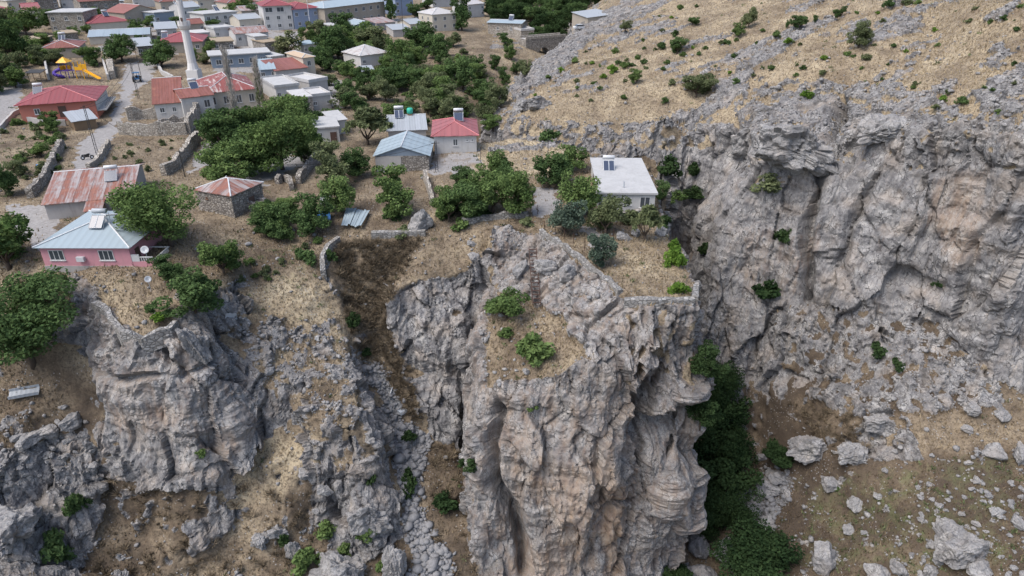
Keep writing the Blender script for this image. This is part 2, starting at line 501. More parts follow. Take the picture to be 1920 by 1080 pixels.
rockn = np.maximum(rockn, bandr)
# break the edges of rock and grass up
brk = fbm(TV * 0.55, 4, 11)
brk2 = fbm(TV * np.array([.9, .9, .35]), 3, 37)
ledge = smooth(nz, .55, .9) * smooth(fbm(TV * np.array([.16, .16, .5]), 3, 53), .05, .35)
ROCK = smooth(rockn + brk * .42 + brk2 * .2 - ledge * .35 * steep, .36, .62) * (rockn > .02)
ROCK = np.where(rockn > .93, np.maximum(ROCK, .75 - .75 * smooth(ledge, .5, .9)), ROCK).astype(np.float32)
print('zones', time.time() - T0)

# ------------------------------------------------------------------ relief
near = smooth(-dep, -330, -170)
warp = np.stack([fbm(TV * .22, 2, 5), fbm(TV * .22, 2, 6), fbm(TV * .22, 2, 7)], 1)
D = np.zeros(len(TV), np.float32)
flat_amp = np.where((py < 470) & (px < 930) & (hill < .5), .10, .34)
D += (fbm(TV * .25, 3, 41) * flat_amp + fbm(TV * 1.1, 3, 43) * .12 * (flat_amp > .2)) * (1 - ATT['road'])
D += fbm(TV * .085, 2, 15) * 1.2 * steep * smooth(py, 180, 300)
ri = np.where(ROCK > .02)[0]
Pr = TV[ri]
cut = np.maximum(steep[ri], .35).astype(np.float32)
f1, ed, rid = worley((Pr + warp[ri] * .7) * np.array([.19, .19, .085]), 9)
blk = (rid - .5) * 1.0 - .45 * np.exp(-ed / .03)
tilt = f1 * 1.7
g1, ed2, rid2 = worley((Pr + warp[ri] * .35) * np.array([.62, .62, .24]), 19)
blk2 = (rid2 - .5) * .26 + g1 * .55 - .22 * np.exp(-ed2 / .04)
flute = ridged(Pr * np.array([.55, .55, .085]), 4, 61) * .55
bed = perlin(np.stack([Pr[:, 0] * .05, Pr[:, 1] * .05, Pr[:, 2] * .55 + Pr[:, 0] * .06], 1), 77)
rough = fbm(Pr * 1.5, 3, 23) * .13
up = (1 - steep[ri]) * (.28 + .3 * hill[ri])
small = 1 - .25 * hill[ri]
sl = ATT['slab'][ri]
lz = Pr[:, 2] * .62 + Pr[:, 0] * .10 + fbm(Pr * .22, 3, 101) * 1.1
ledges = (lz - np.floor(lz) - .5) * .42 * smooth(fbm(Pr * .12, 2, 103), -.25, .25)
rb_ = ATT['rib'][ri]
diag = ridged(np.stack([(Pr[:, 0] * .9 - Pr[:, 2] * .28) * .30, Pr[:, 1] * .2, Pr[:, 2] * .045], 1), 4, 83) * .9
D[ri] += ROCK[ri] * ((blk * cut * (1.1 - .72 * sl) + tilt * cut * (1 - .15 * sl) + blk2 * (1 - .6 * sl) * (1 - .4 * rb_) + flute * (.25 + .75 * cut) * (1 - .4 * sl) * (1 + 1.3 * rb_) + diag * .8 * sl * cut + ledges * cut * (1 - .7 * sl)
                      + bed * .35 * cut + rough * (1 - .55 * sl)) * small + up)
CRACK = np.zeros(len(TV), np.float32)
CRACK[ri] = ROCK[ri] * np.clip(np.exp(-ed / .03) * (.8 - .3 * sl) + np.exp(-ed2 / .05) * .6 * (1 - .85 * sl), 0, 1)
LOW = fbm(TV * .16, 4, 91) * .5 + .5
WARM = fbm(TV * .33, 3, 93) * .5 + .5

# clefts, overhangs and bulges one can see in the rock: polyline, width, depth (m)
STROKES = [
 ([(884,670),(880,740),(876,835)], 1.3, 3.0),
 ([(930,765),(924,850),(925,905),(935,925),(962,960),(975,1000),(985,1075)], .75, 3.6),
 ([(1578,195),(1570,240),(1545,320),(1520,380),(1514,470),(1512,565)], .8, 4.0),
 ([(1645,330),(1615,385),(1592,430),(1575,500)], .7, 2.0),
 ([(178,690),(230,706),(285,709),(345,702),(392,678),(404,670)], .38, 1.5),
 ([(338,600),(342,690)], .6, 1.3),
 ([(310,600),(312,660)], .8, .9),
 ([(1905,330),(1892,395),(1835,450),(1800,560)], .5, 1.1),
 ([(1190,770),(1165,850),(1145,930),(1120,1000),(1105,1085)], .9, 1.3),
 ([(1008,455),(1006,570)], .9, 1.0),
 ([(1205,700),(1200,760)], .8, 1.0),
 ([(1318,735),(1285,762),(1235,795),(1205,800)], 1.6, 1.8),
 ([(1260,800),(1290,845)], 3.4, 2.3),
 ([(1310,690),(1270,730),(1215,765)], 1.6, -1.7),
 ([(1322,850),(1285,885)], 1.0, -.9),
 ([(1302,800),(1294,870),(1272,940)], 3.4, -1.9),
 ([(1220,900),(1225,1000)], 4.0, -1.0),
 ([(1372,285),(1362,330)], 4.0, 4.0),
 ([(1180,900),(1175,1000),(1185,1080)], 1.4, 1.0),
 ([(1572,205),(1580,225)], 1.1, 2.6),
 ([(1142,800),(1146,815)], .5, 1.0),
 ([(1180,640),(1200,600)], .7, .8),
 ([(640,800),(600,870)], .6, .7),
 ([(905,450),(910,530)], .6, 1.2),
 ([(730,560),(750,610)], 2.0, -1.0),
 ([(1340,400),(1325,470),(1330,540)], 1.2, 1.8),
 ([(1690,470),(1660,560)], .6, .7),
 ([(1760,330),(1735,430),(1700,520)], .9, .7),
]
for poly, w, dp in STROKES:
    pts = [mid_pick(*p) for p in poly]
    pts = [p for p in pts if p is not None]
    dm = np.full(len(TV), 1e9)
    lo = np.min(pts, axis=0) - 4 * w
    hi = np.max(pts, axis=0) + 4 * w
    s = np.where(np.all((TV > lo) & (TV < hi), axis=1))[0]
    if len(s) == 0:
        continue
    Q = TV[s] + warp[s] * .5
    best = np.full(len(s), 1e9)
    for a, b in zip(pts[:-1], pts[1:]):
        ab = b - a
        t = np.clip(((Q - a) @ ab) / (ab @ ab + 1e-9), 0, 1)
        best = np.minimum(best, np.linalg.norm(Q - a - t[:, None] * ab, axis=1))
    g = np.exp(-(best / w) ** 2)
    D[s] -= (dp * g).astype(np.float32)
TV = TV + N0 * D[:, None]
print('relief', time.time() - T0)

def np_mesh(name, V, T, smooth_shade=False):
    me = bpy.data.meshes.new(name)
    n = T.shape[1]
    me.vertices.add(len(V))
    me.vertices.foreach_set('co', np.ascontiguousarray(V, np.float32).ravel())
    me.loops.add(len(T) * n)
    me.loops.foreach_set('vertex_index', np.ascontiguousarray(T, np.int32).ravel())
    me.polygons.add(len(T))
    me.polygons.foreach_set('loop_start', np.arange(0, len(T) * n, n, dtype=np.int32))
    if smooth_shade:
        me.polygons.foreach_set('use_smooth', np.ones(len(T), bool))
    me.update(calc_edges=True)
    return me

# ------------------------------------------------------------------ materials
class NT:
    """small helper to write node trees"""
    def __init__(self, name):
        self.m = bpy.data.materials.new(name)
        self.m.use_nodes = True
        self.t = self.m.node_tree
        self.t.nodes.clear()
        self.out = self.n('ShaderNodeOutputMaterial')
    def n(self, kind, **kw):
        nd = self.t.nodes.new(kind)
        for k, v in kw.items():
            setattr(nd, k, v)
        return nd
    def set(self, sock, v):
        if isinstance(v, bpy.types.NodeSocket):
            self.t.links.new(v, sock)
        elif isinstance(v, (tuple, list)) and len(v) == 3 and sock.type == 'RGBA':
            sock.default_value = (*v, 1)
        else:
            sock.default_value = v
    def math(self, op, a, b=0.0, clamp=False):
        nd = self.n('ShaderNodeMath', operation=op, use_clamp=clamp)
        self.set(nd.inputs[0], a)
        self.set(nd.inputs[1], b)
        return nd.outputs[0]
    def mix(self, f, a, b, blend='MIX'):
        nd = self.n('ShaderNodeMix', data_type='RGBA', blend_type=blend)
        self.set(nd.inputs[0], f)
        self.set(nd.inputs[6], a)
        self.set(nd.inputs[7], b)
        return nd.outputs[2]
    def ramp(self, f, stops, interp='LINEAR'):
        nd = self.n('ShaderNodeValToRGB')
        cr = nd.color_ramp
        cr.interpolation = interp
        while len(cr.elements) < len(stops):
            cr.elements.new(0.5)
        for e, (p, c) in zip(cr.elements, stops):
            e.position = p
            e.color = (c, c, c, 1) if isinstance(c, (int, float)) else (*c, 1)
        self.set(nd.inputs[0], f)
        return nd.outputs[0]
    def pos(self, scale=(1, 1, 1), rot=(0, 0, 0), obj=False):
        if obj:
            g = self.n('ShaderNodeTexCoord').outputs['Object']
        else:
            g = self.n('ShaderNodeNewGeometry').outputs['Position']
        mp = self.n('ShaderNodeMapping')
        mp.inputs['Scale'].default_value = scale
        mp.inputs['Rotation'].default_value = rot
        self.set(mp.inputs['Vector'], g)
        return mp.outputs[0]
    def noise(self, vec, scale, detail=4, rough=.55, dist=0.0):
        nd = self.n('ShaderNodeTexNoise')
        self.set(nd.inputs['Vector'], vec)
        nd.inputs['Scale'].default_value = scale
        nd.inputs['Detail'].default_value = detail
        nd.inputs['Roughness'].default_value = rough
        nd.inputs['Distortion'].default_value = dist
        return nd.outputs['Fac']
    def voro(self, vec, scale, feature='F1', out='Distance', rnd=1.0):
        nd = self.n('ShaderNodeTexVoronoi', feature=feature)
        self.set(nd.inputs['Vector'], vec)
        nd.inputs['Scale'].default_value = scale
        nd.inputs['Randomness'].default_value = rnd
        return nd.outputs[out]
    def attr(self, name, out='Fac'):
        return self.n('ShaderNodeAttribute', attribute_name=name).outputs[out]
    def bump(self, h, strength=.5, dist=.1, normal=None):
        nd = self.n('ShaderNodeBump')
        nd.inputs['Strength'].default_value = strength
        nd.inputs['Distance'].default_value = dist
        self.set(nd.inputs['Height'], h)
        if normal is not None:
            self.set(nd.inputs['Normal'], normal)
        return nd.outputs[0]
    def bsdf(self, col, rough=.85, normal=None, metal=0.0, spec=.3, **kw):
        nd = self.n('ShaderNodeBsdfPrincipled')
        self.set(nd.inputs['Base Color'], col)
        self.set(nd.inputs['Roughness'], rough)
        self.set(nd.inputs['Metallic'], metal)
        nd.inputs['Specular IOR Level'].default_value = spec
        if normal is not None:
            self.set(nd.inputs['Normal'], normal)
        for k, v in kw.items():
            self.set(nd.inputs[k], v)
        self.t.links.new(nd.outputs[0], self.out.inputs[0])
        return self.m

def rock_color(t, P, stain, world_attr=True):
    """weathered grey limestone: pale faces, dark lichen streaks, rusty wash"""
    n1 = t.attr('low') if world_attr else t.noise(P, .3, 2)
    n2 = t.noise(P, .55, 5, .66)
    n3 = t.noise(P, 4.0, 3, .7)
    vs = t.n('ShaderNodeMapping')
    vs.inputs['Scale'].default_value = (1, 1, .12)
    t.set(vs.inputs['Vector'], P)
    streak = t.noise(vs.outputs[0], .8, 4, .7)
    c = t.ramp(n2, [(.30, (.12, .116, .117)), (.42, (.215, .208, .206)), (.55, (.305, .296, .288)), (.70, (.42, .406, .388)), (.85, (.51, .49, .463))])
    c = t.mix(t.ramp(n1, [(.35, 0), (.75, .55)]), c, (.225, .216, .212))
    c = t.mix(t.ramp(streak, [(.50, 0), (.66, .66)]), c, (.095, .095, .103))
    c = t.mix(t.ramp(streak, [(.26, .6), (.42, 0)]), c, (.42, .365, .305))
    fine = t.math('SUBTRACT', 1.0, t.math('MULTIPLY', t.attr('slab'), .7)) if world_attr else 1.0
    c = t.mix(t.math('MULTIPLY', t.ramp(n3, [(.34, .8), (.46, 0)]), fine), c, (.08, .08, .085))
    c = t.mix(t.math('MULTIPLY', t.ramp(n3, [(.58, 0), (.72, .5)]), fine), c, (.47, .465, .455))
    # fissures: thin dark joints, mostly upright
    wp = t.n('ShaderNodeVectorMath', operation='MULTIPLY_ADD')
    nv = t.n('ShaderNodeTexNoise')
    t.set(nv.inputs['Vector'], P)
    nv.inputs['Scale'].default_value = .8
    nv.inputs['Detail'].default_value = 2
    t.set(wp.inputs[0], nv.outputs['Color'])
    wp.inputs[1].default_value = (1.6, 1.6, 1.6)
    t.set(wp.inputs[2], P)
    fm = t.n('ShaderNodeMapping')
    fm.inputs['Scale'].default_value = (1.0, 1.0, .38)
    t.set(fm.inputs['Vector'], wp.outputs[0])
    fe = t.voro(fm.outputs[0], 1.25, 'DISTANCE_TO_EDGE')
    c = t.mix(t.math('MULTIPLY', t.ramp(fe, [(.012, .9), (.055, 0)]), t.ramp(n2, [(.40, .15), (.58, 1)])), c, (.055, .053, .055))
    warm = t.ramp(t.attr('warm') if world_attr else n1, [(.50, 0), (.85, .38)])
    c = t.mix(warm, c, (.37, .305, .245))
    if stain is not None:
        sm = t.ramp(t.math('ADD', stain, t.math('MULTIPLY', t.math('SUBTRACT', streak, .5), 1.6)), [(.18, 0), (1.0, .85)])
        c = t.mix(sm, c, t.ramp(n2, [(.3, (.22, .135, .088)), (.5, (.36, .26, .18)), (.75, (.43, .35, .275))]))
    return c, n2, n3, streak

def terrain_material():
    t = NT('limestone_and_dry_grass')
    P = t.pos()
    rock, straw, stain = t.attr('rock'), t.attr('straw'), t.attr('stain')
    scree, green, road, crack = t.attr('scree'), t.attr('green'), t.attr('road'), t.attr('crack')
    rc, n2, n3, streak = rock_color(t, P, stain)
    rc = t.mix(t.math('MULTIPLY', crack, .75), rc, (.06, .055, .052))
    # dry grass
    g1 = t.attr('low')
    g2 = t.noise(P, 2.0, 4, .72)
    g3 = n3
    sv = t.math('ADD', straw, t.math('MULTIPLY', t.math('SUBTRACT', t.math('ADD', t.math('MULTIPLY', g1, .6), t.math('MULTIPLY', n2, .7)), .65), 1.0))
    gc = t.ramp(sv, [(.05, (.08, .062, .047)), (.28, (.14, .108, .077)), (.52, (.235, .187, .132)), (.80, (.355, .29, .20)), (1., (.46, .385, .27))])
    gc = t.mix(t.ramp(g2, [(.36, .75), (.52, 0)]), gc, (.085, .066, .05))
    gc = t.mix(t.ramp(g2, [(.60, 0), (.78, .4)]), gc, (.42, .345, .225))
    gc = t.mix(t.ramp(g3, [(.32, .5), (.5, 0)]), gc, (.07, .055, .04))
    gr = t.ramp(t.math('ADD', green, t.math('MULTIPLY', t.math('SUBTRACT', n2, .5), 1.6)), [(.35, 0), (.8, .6)])
    gc = t.mix(gr, gc, (.10, .125, .05))
    # pebbles lying in the grass
    pv = t.voro(P, 2.4)
    peb = t.math('MULTIPLY', t.ramp(pv, [(.16, 1), (.22, 0)]), t.ramp(t.attr('warm'), [(.5, 0), (.62, .8)]))
    gc = t.mix(peb, gc, (.33, .32, .31))
    # scree
    svn = t.n('ShaderNodeTexVoronoi', feature='F1')
    t.set(svn.inputs['Vector'], P)
    svn.inputs['Scale'].default_value = 3.2
    sc = t.mix(.5, t.ramp(svn.outputs['Distance'], [(.1, .36), (.45, .20), (.7, .05)]), t.ramp(svn.outputs['Color'], [(.2, .11), (.8, .40)]))
    rm = t.ramp(t.math('ADD', rock, t.math('MULTIPLY', t.math('SUBTRACT', g2, .5), .9)), [(.38, 0), (.58, 1)])
    col = t.mix(rm, gc, rc)
    col = t.mix(t.ramp(t.math('ADD', scree, t.math('MULTIPLY', t.math('SUBTRACT', g2, .5), 1.1)), [(.4, 0), (.6, 1)]), col, sc)
    rdc = t.ramp(g2, [(.3, (.215, .203, .195)), (.55, (.295, .283, .275)), (.75, (.38, .367, .355))])
    rdm = t.ramp(t.math('ADD', road, t.math('MULTIPLY', t.math('SUBTRACT', g1, .5), .8)), [(.42, 0), (.58, 1)])
    col = t.mix(rdm, col, rdc)
    hb = t.noise(P, 2.6, 4, .72)
    hh = t.math('MULTIPLY', hb, t.math('SUBTRACT', 1.0, t.math('MULTIPLY', road, .85)))
    nb = t.bump(hh, .8, .30)
    t.set(nb.node.inputs['Strength'], t.math('SUBTRACT', .62, t.math('MULTIPLY', t.attr('slab'), .35)))
    return t.bsdf(col, .95, nb, spec=.12)

MAT = {}
MAT['terrain'] = terrain_material()
tme = np_mesh('terrain', TV, TT, True)
for nm, arr in (('rock', ROCK), ('straw', ATT['straw']), ('stain', ATT['stain']), ('scree', ATT['scree']), ('green', ATT['green']), ('road', ATT['road']), ('crack', CRACK), ('low', LOW), ('warm', WARM), ('slab', ATT['slab'])):
    a = tme.attributes.new(nm, 'FLOAT', 'POINT')
    a.data.foreach_set('value', np.ascontiguousarray(arr, np.float32))
rk = ROCK[TT].mean(1) > .5
tme.polygons.foreach_set('use_smooth', ~rk)
tme.materials.append(MAT['terrain'])
TERRAIN = bpy.data.objects.new('terrain', tme)
COL.objects.link(TERRAIN)
TERRAIN['kind'] = 'structure'
TERRAIN['label'] = 'limestone gorge, rock pillar, dry slopes and village ground'
bpy.context.view_layer.update()
print('terrain built', time.time() - T0)

# ------------------------------------------------------------------ object helpers
TBVH = BVHTree.FromObject(TERRAIN, bpy.context.evaluated_depsgraph_get())
print('bvh', time.time() - T0)
def pick(px, py):
    d = Vector(ray(px, py)).normalized()
    loc = TBVH.ray_cast(Vector(CAM), d)[0]
    return loc.copy() if loc is not None else Vector(at(px, py, 0))

def ground(x, y):
    loc = TBVH.ray_cast(Vector((x, y, 400)), Vector((0, 0, -1)))[0]
    return loc.z if loc is not None else 0.0

def m_per_px(p):
    q = np.array(p) - CAM
    return float(q[1] * CP - q[2] * SP) / FPX

def tag(o, label=None, cat=None, group=None, kind=None):
    if label: o['label'] = label
    if cat: o['category'] = cat
    if group: o['group'] = group
    if kind: o['kind'] = kind
    return o

def empty(name, loc, rz=0.0):
    o = bpy.data.objects.new(name, None)
    o.empty_display_size = 0.5
    o.location = loc
    o.rotation_euler = (0, 0, rz)
    COL.objects.link(o)
    return o

class MB:
    """collects shapes into one mesh"""
    def __init__(self):
        self.v, self.f = [], []
    def add(self, vs, fs):
        b = len(self.v)
        self.v += [tuple(p) for p in vs]
        self.f += [tuple(b + i for i in f) for f in fs]
        return self
    def box(self, x0, x1, y0, y1, z0, z1):
        return self.add([(x0,y0,z0),(x1,y0,z0),(x1,y1,z0),(x0,y1,z0),(x0,y0,z1),(x1,y0,z1),(x1,y1,z1),(x0,y1,z1)],
                        [(0,3,2,1),(4,5,6,7),(0,1,5,4),(1,2,6,5),(2,3,7,6),(3,0,4,7)])
    def prism(self, poly, vec):
        """closed solid from a planar polygon pushed along vec"""
        n = len(poly)
        p = [Vector(q) for q in poly]
        q = [a + Vector(vec) for a in p]
        fs = [tuple(range(n - 1, -1, -1)), tuple(range(n, 2 * n))]
        fs += [(i, (i + 1) % n, n + (i + 1) % n, n + i) for i in range(n)]
        return self.add(p + q, fs)
    def tube(self, a, b, r0, r1=None, n=6, cap=True):
        a, b = Vector(a), Vector(b)
        r1 = r0 if r1 is None else r1
        d = (b - a).normalized()
        u = d.orthogonal().normalized()
        w = d.cross(u)
        vs = []
        for c, r in ((a, r0), (b, r1)):
            for k in range(n):
                t = 2 * math.pi * k / n
                vs.append(c + u * (r * math.cos(t)) + w * (r * math.sin(t)))
        fs = [(k, (k + 1) % n, n + (k + 1) % n, n + k) for k in range(n)]
        if cap:
            fs += [tuple(range(n - 1, -1, -1)), tuple(range(n, 2 * n))]
        return self.add(vs, fs)
    def lathe(self, prof, n=16, c=(0, 0)):
        vs, fs = [], []
        for r, z in prof:
            for k in range(n):
                t = 2 * math.pi * (k + .5) / n
                vs.append((c[0] + r * math.cos(t), c[1] + r * math.sin(t), z))
        m = len(prof)
        for i in range(m - 1):
            for k in range(n):
                fs.append((i*n+k, i*n+(k+1) % n, (i+1)*n+(k+1) % n, (i+1)*n+k))
        fs.append(tuple(range(n - 1, -1, -1)))
        fs.append(tuple((m-1)*n + k for k in range(n)))
        return self.add(vs, fs)
    def mesh(self, name, mat, smooth_shade=False):
        me = bpy.data.meshes.new(name)
        me.from_pydata(self.v, [], self.f)
        me.validate()
        if mat is not None:
            me.materials.append(mat)
        if smooth_shade:
            for p in me.polygons:
                p.use_smooth = True
        return me
    def build(self, name, mat, parent=None, loc=(0, 0, 0), rz=0.0, smooth_shade=False):
        o = bpy.data.objects.new(name, self.mesh(name, mat, smooth_shade))
        COL.objects.link(o)
        o.location = loc
        o.rotation_euler = (0, 0, rz)
        if parent is not None:
            o.parent = parent
        return o

def copy_tree(o, parent=None):
    c = o.copy()
    COL.objects.link(c)
    c.parent = parent
    for ch in o.children:
        copy_tree(ch, c)
    return c

# ------------------------------------------------------------------ building materials
def paint(name, col, dirt=.35, rough=.85, scale=1.0):
    t = NT(name)
    P = t.pos()
    n = t.noise(P, .9 * scale, 4, .7)
    pv = t.pos((2.2, 2.2, .25))
    s = t.noise(pv, 1.0, 3, .6)
    d = tuple(c * .5 + .05 for c in col)
    c = t.mix(t.ramp(n, [(.42, 0), (.75, dirt)]), col, d)
    c = t.mix(t.ramp(s, [(.52, 0), (.8, dirt)]), c, (.22, .20, .175))
    return t.bsdf(c, rough, t.bump(t.noise(P, 9, 2), .15, .03), spec=.25)

def metal_roof(name, col, rust=0.0, axis='x', pitchcol=(.24, .085, .052), rough=.55, rib=4.2, rmp=None):
    """painted or galvanised sheet with corrugation and rust streaks running down the slope"""
    t = NT(name)
    P = t.pos(obj=True)
    st = t.pos((1.6, .16, .16) if axis == 'x' else (.16, 1.6, .16), obj=True)
    s = t.noise(st, 1.3, 4, .7)
    n = t.noise(P, .55, 4, .65)
    oi = t.n('ShaderNodeObjectInfo').outputs['Random']
    c = t.mix(t.math('MULTIPLY', oi, .30), col, tuple(min(1, c * .62) for c in col))
    c = t.mix(t.ramp(n, [(.45, 0), (.8, .3)]), c, tuple(c * .7 + .02 for c in col))
    rm = t.math('ADD', t.math('ADD', t.math('MULTIPLY', s, .9), t.math('MULTIPLY', n, .5)), t.math('ADD', rust - .85, t.math('MULTIPLY', oi, .22 if rust > 0 else 0)))
    rc = t.ramp(n, rmp or [(.3, (.15, .06, .042)), (.55, pitchcol), (.8, (.33, .15, .095))])
    c = t.mix(t.ramp(rm, [(.28, 0), (.50, .92)]), c, rc)
    sep = t.n('ShaderNodeSeparateXYZ')
    t.set(sep.inputs[0], P)
    w = t.math('SINE', t.math('MULTIPLY', sep.outputs[0 if axis == 'x' else 1], rib * 6.283))
    c = t.mix(t.ramp(w, [(.0, .0), (.9, .10)]), c, (.10, .09, .09))
    nb = t.bump(t.math('MULTIPLY', w, .5), .35, .05)
    return t.bsdf(c, rough, nb, spec=.35)

def stone(name, a=(.24, .22, .20), b=(.46, .43, .39), scale=2.1, mortar=(.15, .135, .12)):
    t = NT(name)
    P = t.pos((1, 1, 1.5))
    vn = t.n('ShaderNodeTexVoronoi', feature='F1')
    t.set(vn.inputs['Vector'], P)
    vn.inputs['Scale'].default_value = scale
    e = t.voro(P, scale, 'DISTANCE_TO_EDGE')
    n = t.noise(P, 6, 3, .7)
    g = t.noise(P, .5, 3, .6)
    c = t.mix(t.ramp(vn.outputs['Color'], [(.25, 0), (.75, 1)]), a, b)
    c = t.mix(t.ramp(n, [(.35, .5), (.55, 0)]), c, tuple(x * .55 for x in a))
    c = t.mix(t.ramp(e, [(.03, 1), (.10, 0)]), c, mortar)
    c = t.mix(t.ramp(g, [(.5, 0), (.75, .35)]), c, (.25, .215, .165))
    nb = t.bump(t.ramp(e, [(.0, 0), (.15, 1)]), .9, .10)
    return t.bsdf(c, .95, nb, spec=.12)

def plain(name, col, rough=.6, metal=0.0, spec=.3, var=.25):
    t = NT(name)
    n = t.noise(t.pos(), 3.0, 3, .6)
    c = t.mix(t.ramp(n, [(.4, 0), (.8, var)]), col, tuple(x * .55 for x in col))
    return t.bsdf(c, rough, None, metal, spec)

M = MAT
M['pink'] = paint('pink_render', (.60, .29, .325), .22)
M['orange'] = paint('coral_render', (.50, .185, .14), .25)
M['white'] = paint('whitewash', (.52, .513, .50), .34)
M['cream'] = paint('cream_render', (.52, .475, .40), .3)
M['beige'] = paint('beige_render', (.37, .325, .27), .35)
M['blue'] = paint('blue_render', (.27, .33, .45), .25)
M['greyblue'] = paint('grey_blue_render', (.22, .27, .33), .3)
M['grey'] = paint('cement_render', (.40, .385, .37), .4)
M['concrete'] = paint('bare_concrete', (.44, .425, .405), .45)
M['stone'] = stone('field_stone')
M['stone_pale'] = stone('pale_stone', (.33, .30, .26), (.54, .50, .44), 1.9, (.22, .195, .17))
M['stone_cap'] = stone('cement_capped_stone', (.24, .232, .222), (.40, .39, .375), 1.9, (.19, .182, .172))
M['roof_white'] = paint('white_roof_slab', (.44, .44, .437), .42, scale=.6)
M['roof_grey'] = paint('grey_roof_slab', (.50, .49, .48), .4)
M['mud'] = paint('earth_roof', (.34, .27, .19), .5)
M['sheet_blue'] = metal_roof('pale_blue_sheet', (.33, .40, .44), 0.0, rib=1.0)
M['sheet_blue_rust'] = metal_roof('pale_blue_sheet_patched', (.30, .36, .405), .10, rib=2.0)
M['sheet_red'] = metal_roof('red_sheet', (.27, .07, .075), 0.0, pitchcol=(.45, .16, .14), rib=1.1)
M['sheet_red_pale'] = metal_roof('faded_red_sheet', (.33, .115, .12), .02, rib=1.0)
M['sheet_rust'] = metal_roof('rusty_sheet', (.36, .32, .31), .47, rib=2.0)
M['sheet_rust_y'] = metal_roof('rusty_sheet_side', (.36, .32, .31), .47, axis='y', rib=2.0)
M['sheet_rust_red'] = metal_roof('red_rusty_sheet', (.27, .105, .085), .45, pitchcol=(.20, .068, .048), rib=1.6)
M['sheet_patch'] = metal_roof('white_and_rust_sheet', (.50, .48, .465), .24, rib=2.0)
M['sheet_grey'] = metal_roof('galvanised_sheet', (.36, .385, .41), .10, rib=2.0)
M['tile_patch'] = metal_roof('weathered_clay_tile', (.25, .075, .065), .30, rib=2.4, rmp=[(.3, (.50, .46, .43)), (.6, (.62, .58, .55)), (.8, (.34, .26, .23))])
M['tile_tan'] = metal_roof('tan_clay_tile', (.50, .38, .26), .02, pitchcol=(.36, .22, .14), rib=2.4)
M['cap'] = plain('ridge_metal', (.55, .56, .57), .5)
M['cap_red'] = plain('red_ridge_metal', (.50, .17, .18), .5)
M['frame'] = plain('white_window_frame', (.62, .62, .61), .5)
M['frame_brown'] = plain('brown_frame', (.16, .09, .06), .6)
M['glass'] = plain('window_glass', (.075, .085, .095), .10, 0, .6, .3)
M['wood'] = plain('old_wood', (.20, .14, .09), .8)
M['door'] = plain('door_panel', (.12, .075, .06), .6)
M['dark_steel'] = plain('dark_steel', (.05, .048, .047), .6)
M['rust_steel'] = plain('rusted_steel', (.075, .042, .032), .8)
M['white_metal'] = plain('white_enamel', (.58, .59, .60), .4)
M['tank_grey'] = plain('tank_grey', (.42, .45, .48), .4)
M['collector'] = plain('collector_glass', (.045, .06, .10), .15, 0, .6, .2)
M['tank_green'] = plain('green_plastic_tank', (.05, .42, .30), .4)
M['yellow'] = plain('yellow_plastic', (.80, .42, .03), .4)
M['purple'] = plain('purple_plastic', (.09, .05, .30), .4)
M['tarp_blue'] = plain('blue_tarp', (.05, .16, .36), .5)
M['blue_paint'] = plain('blue_vehicle_paint', (.04, .13, .27), .35)
M['black'] = plain('black_rubber', (.018, .018, .018), .6)
M['minaret'] = paint('minaret_stone', (.63, .62, .605), .16)

# ------------------------------------------------------------------ houses
RNG = random.Random(11)

def clip_poly(poly, axis, lo, hi):
    for sgn, lim in ((1, lo), (-1, -hi)):
        out = []
        for i in range(len(poly)):
            a, b = poly[i], poly[(i + 1) % len(poly)]
            da, db = sgn * a[axis] - lim, sgn * b[axis] - lim
            if da >= 0:
                out.append(a)
            if (da >= 0) != (db >= 0):
                t = da / (da - db)
                out.append(a + (b - a) * t)
        poly = out
        if len(poly) < 3:
            return []
    return poly

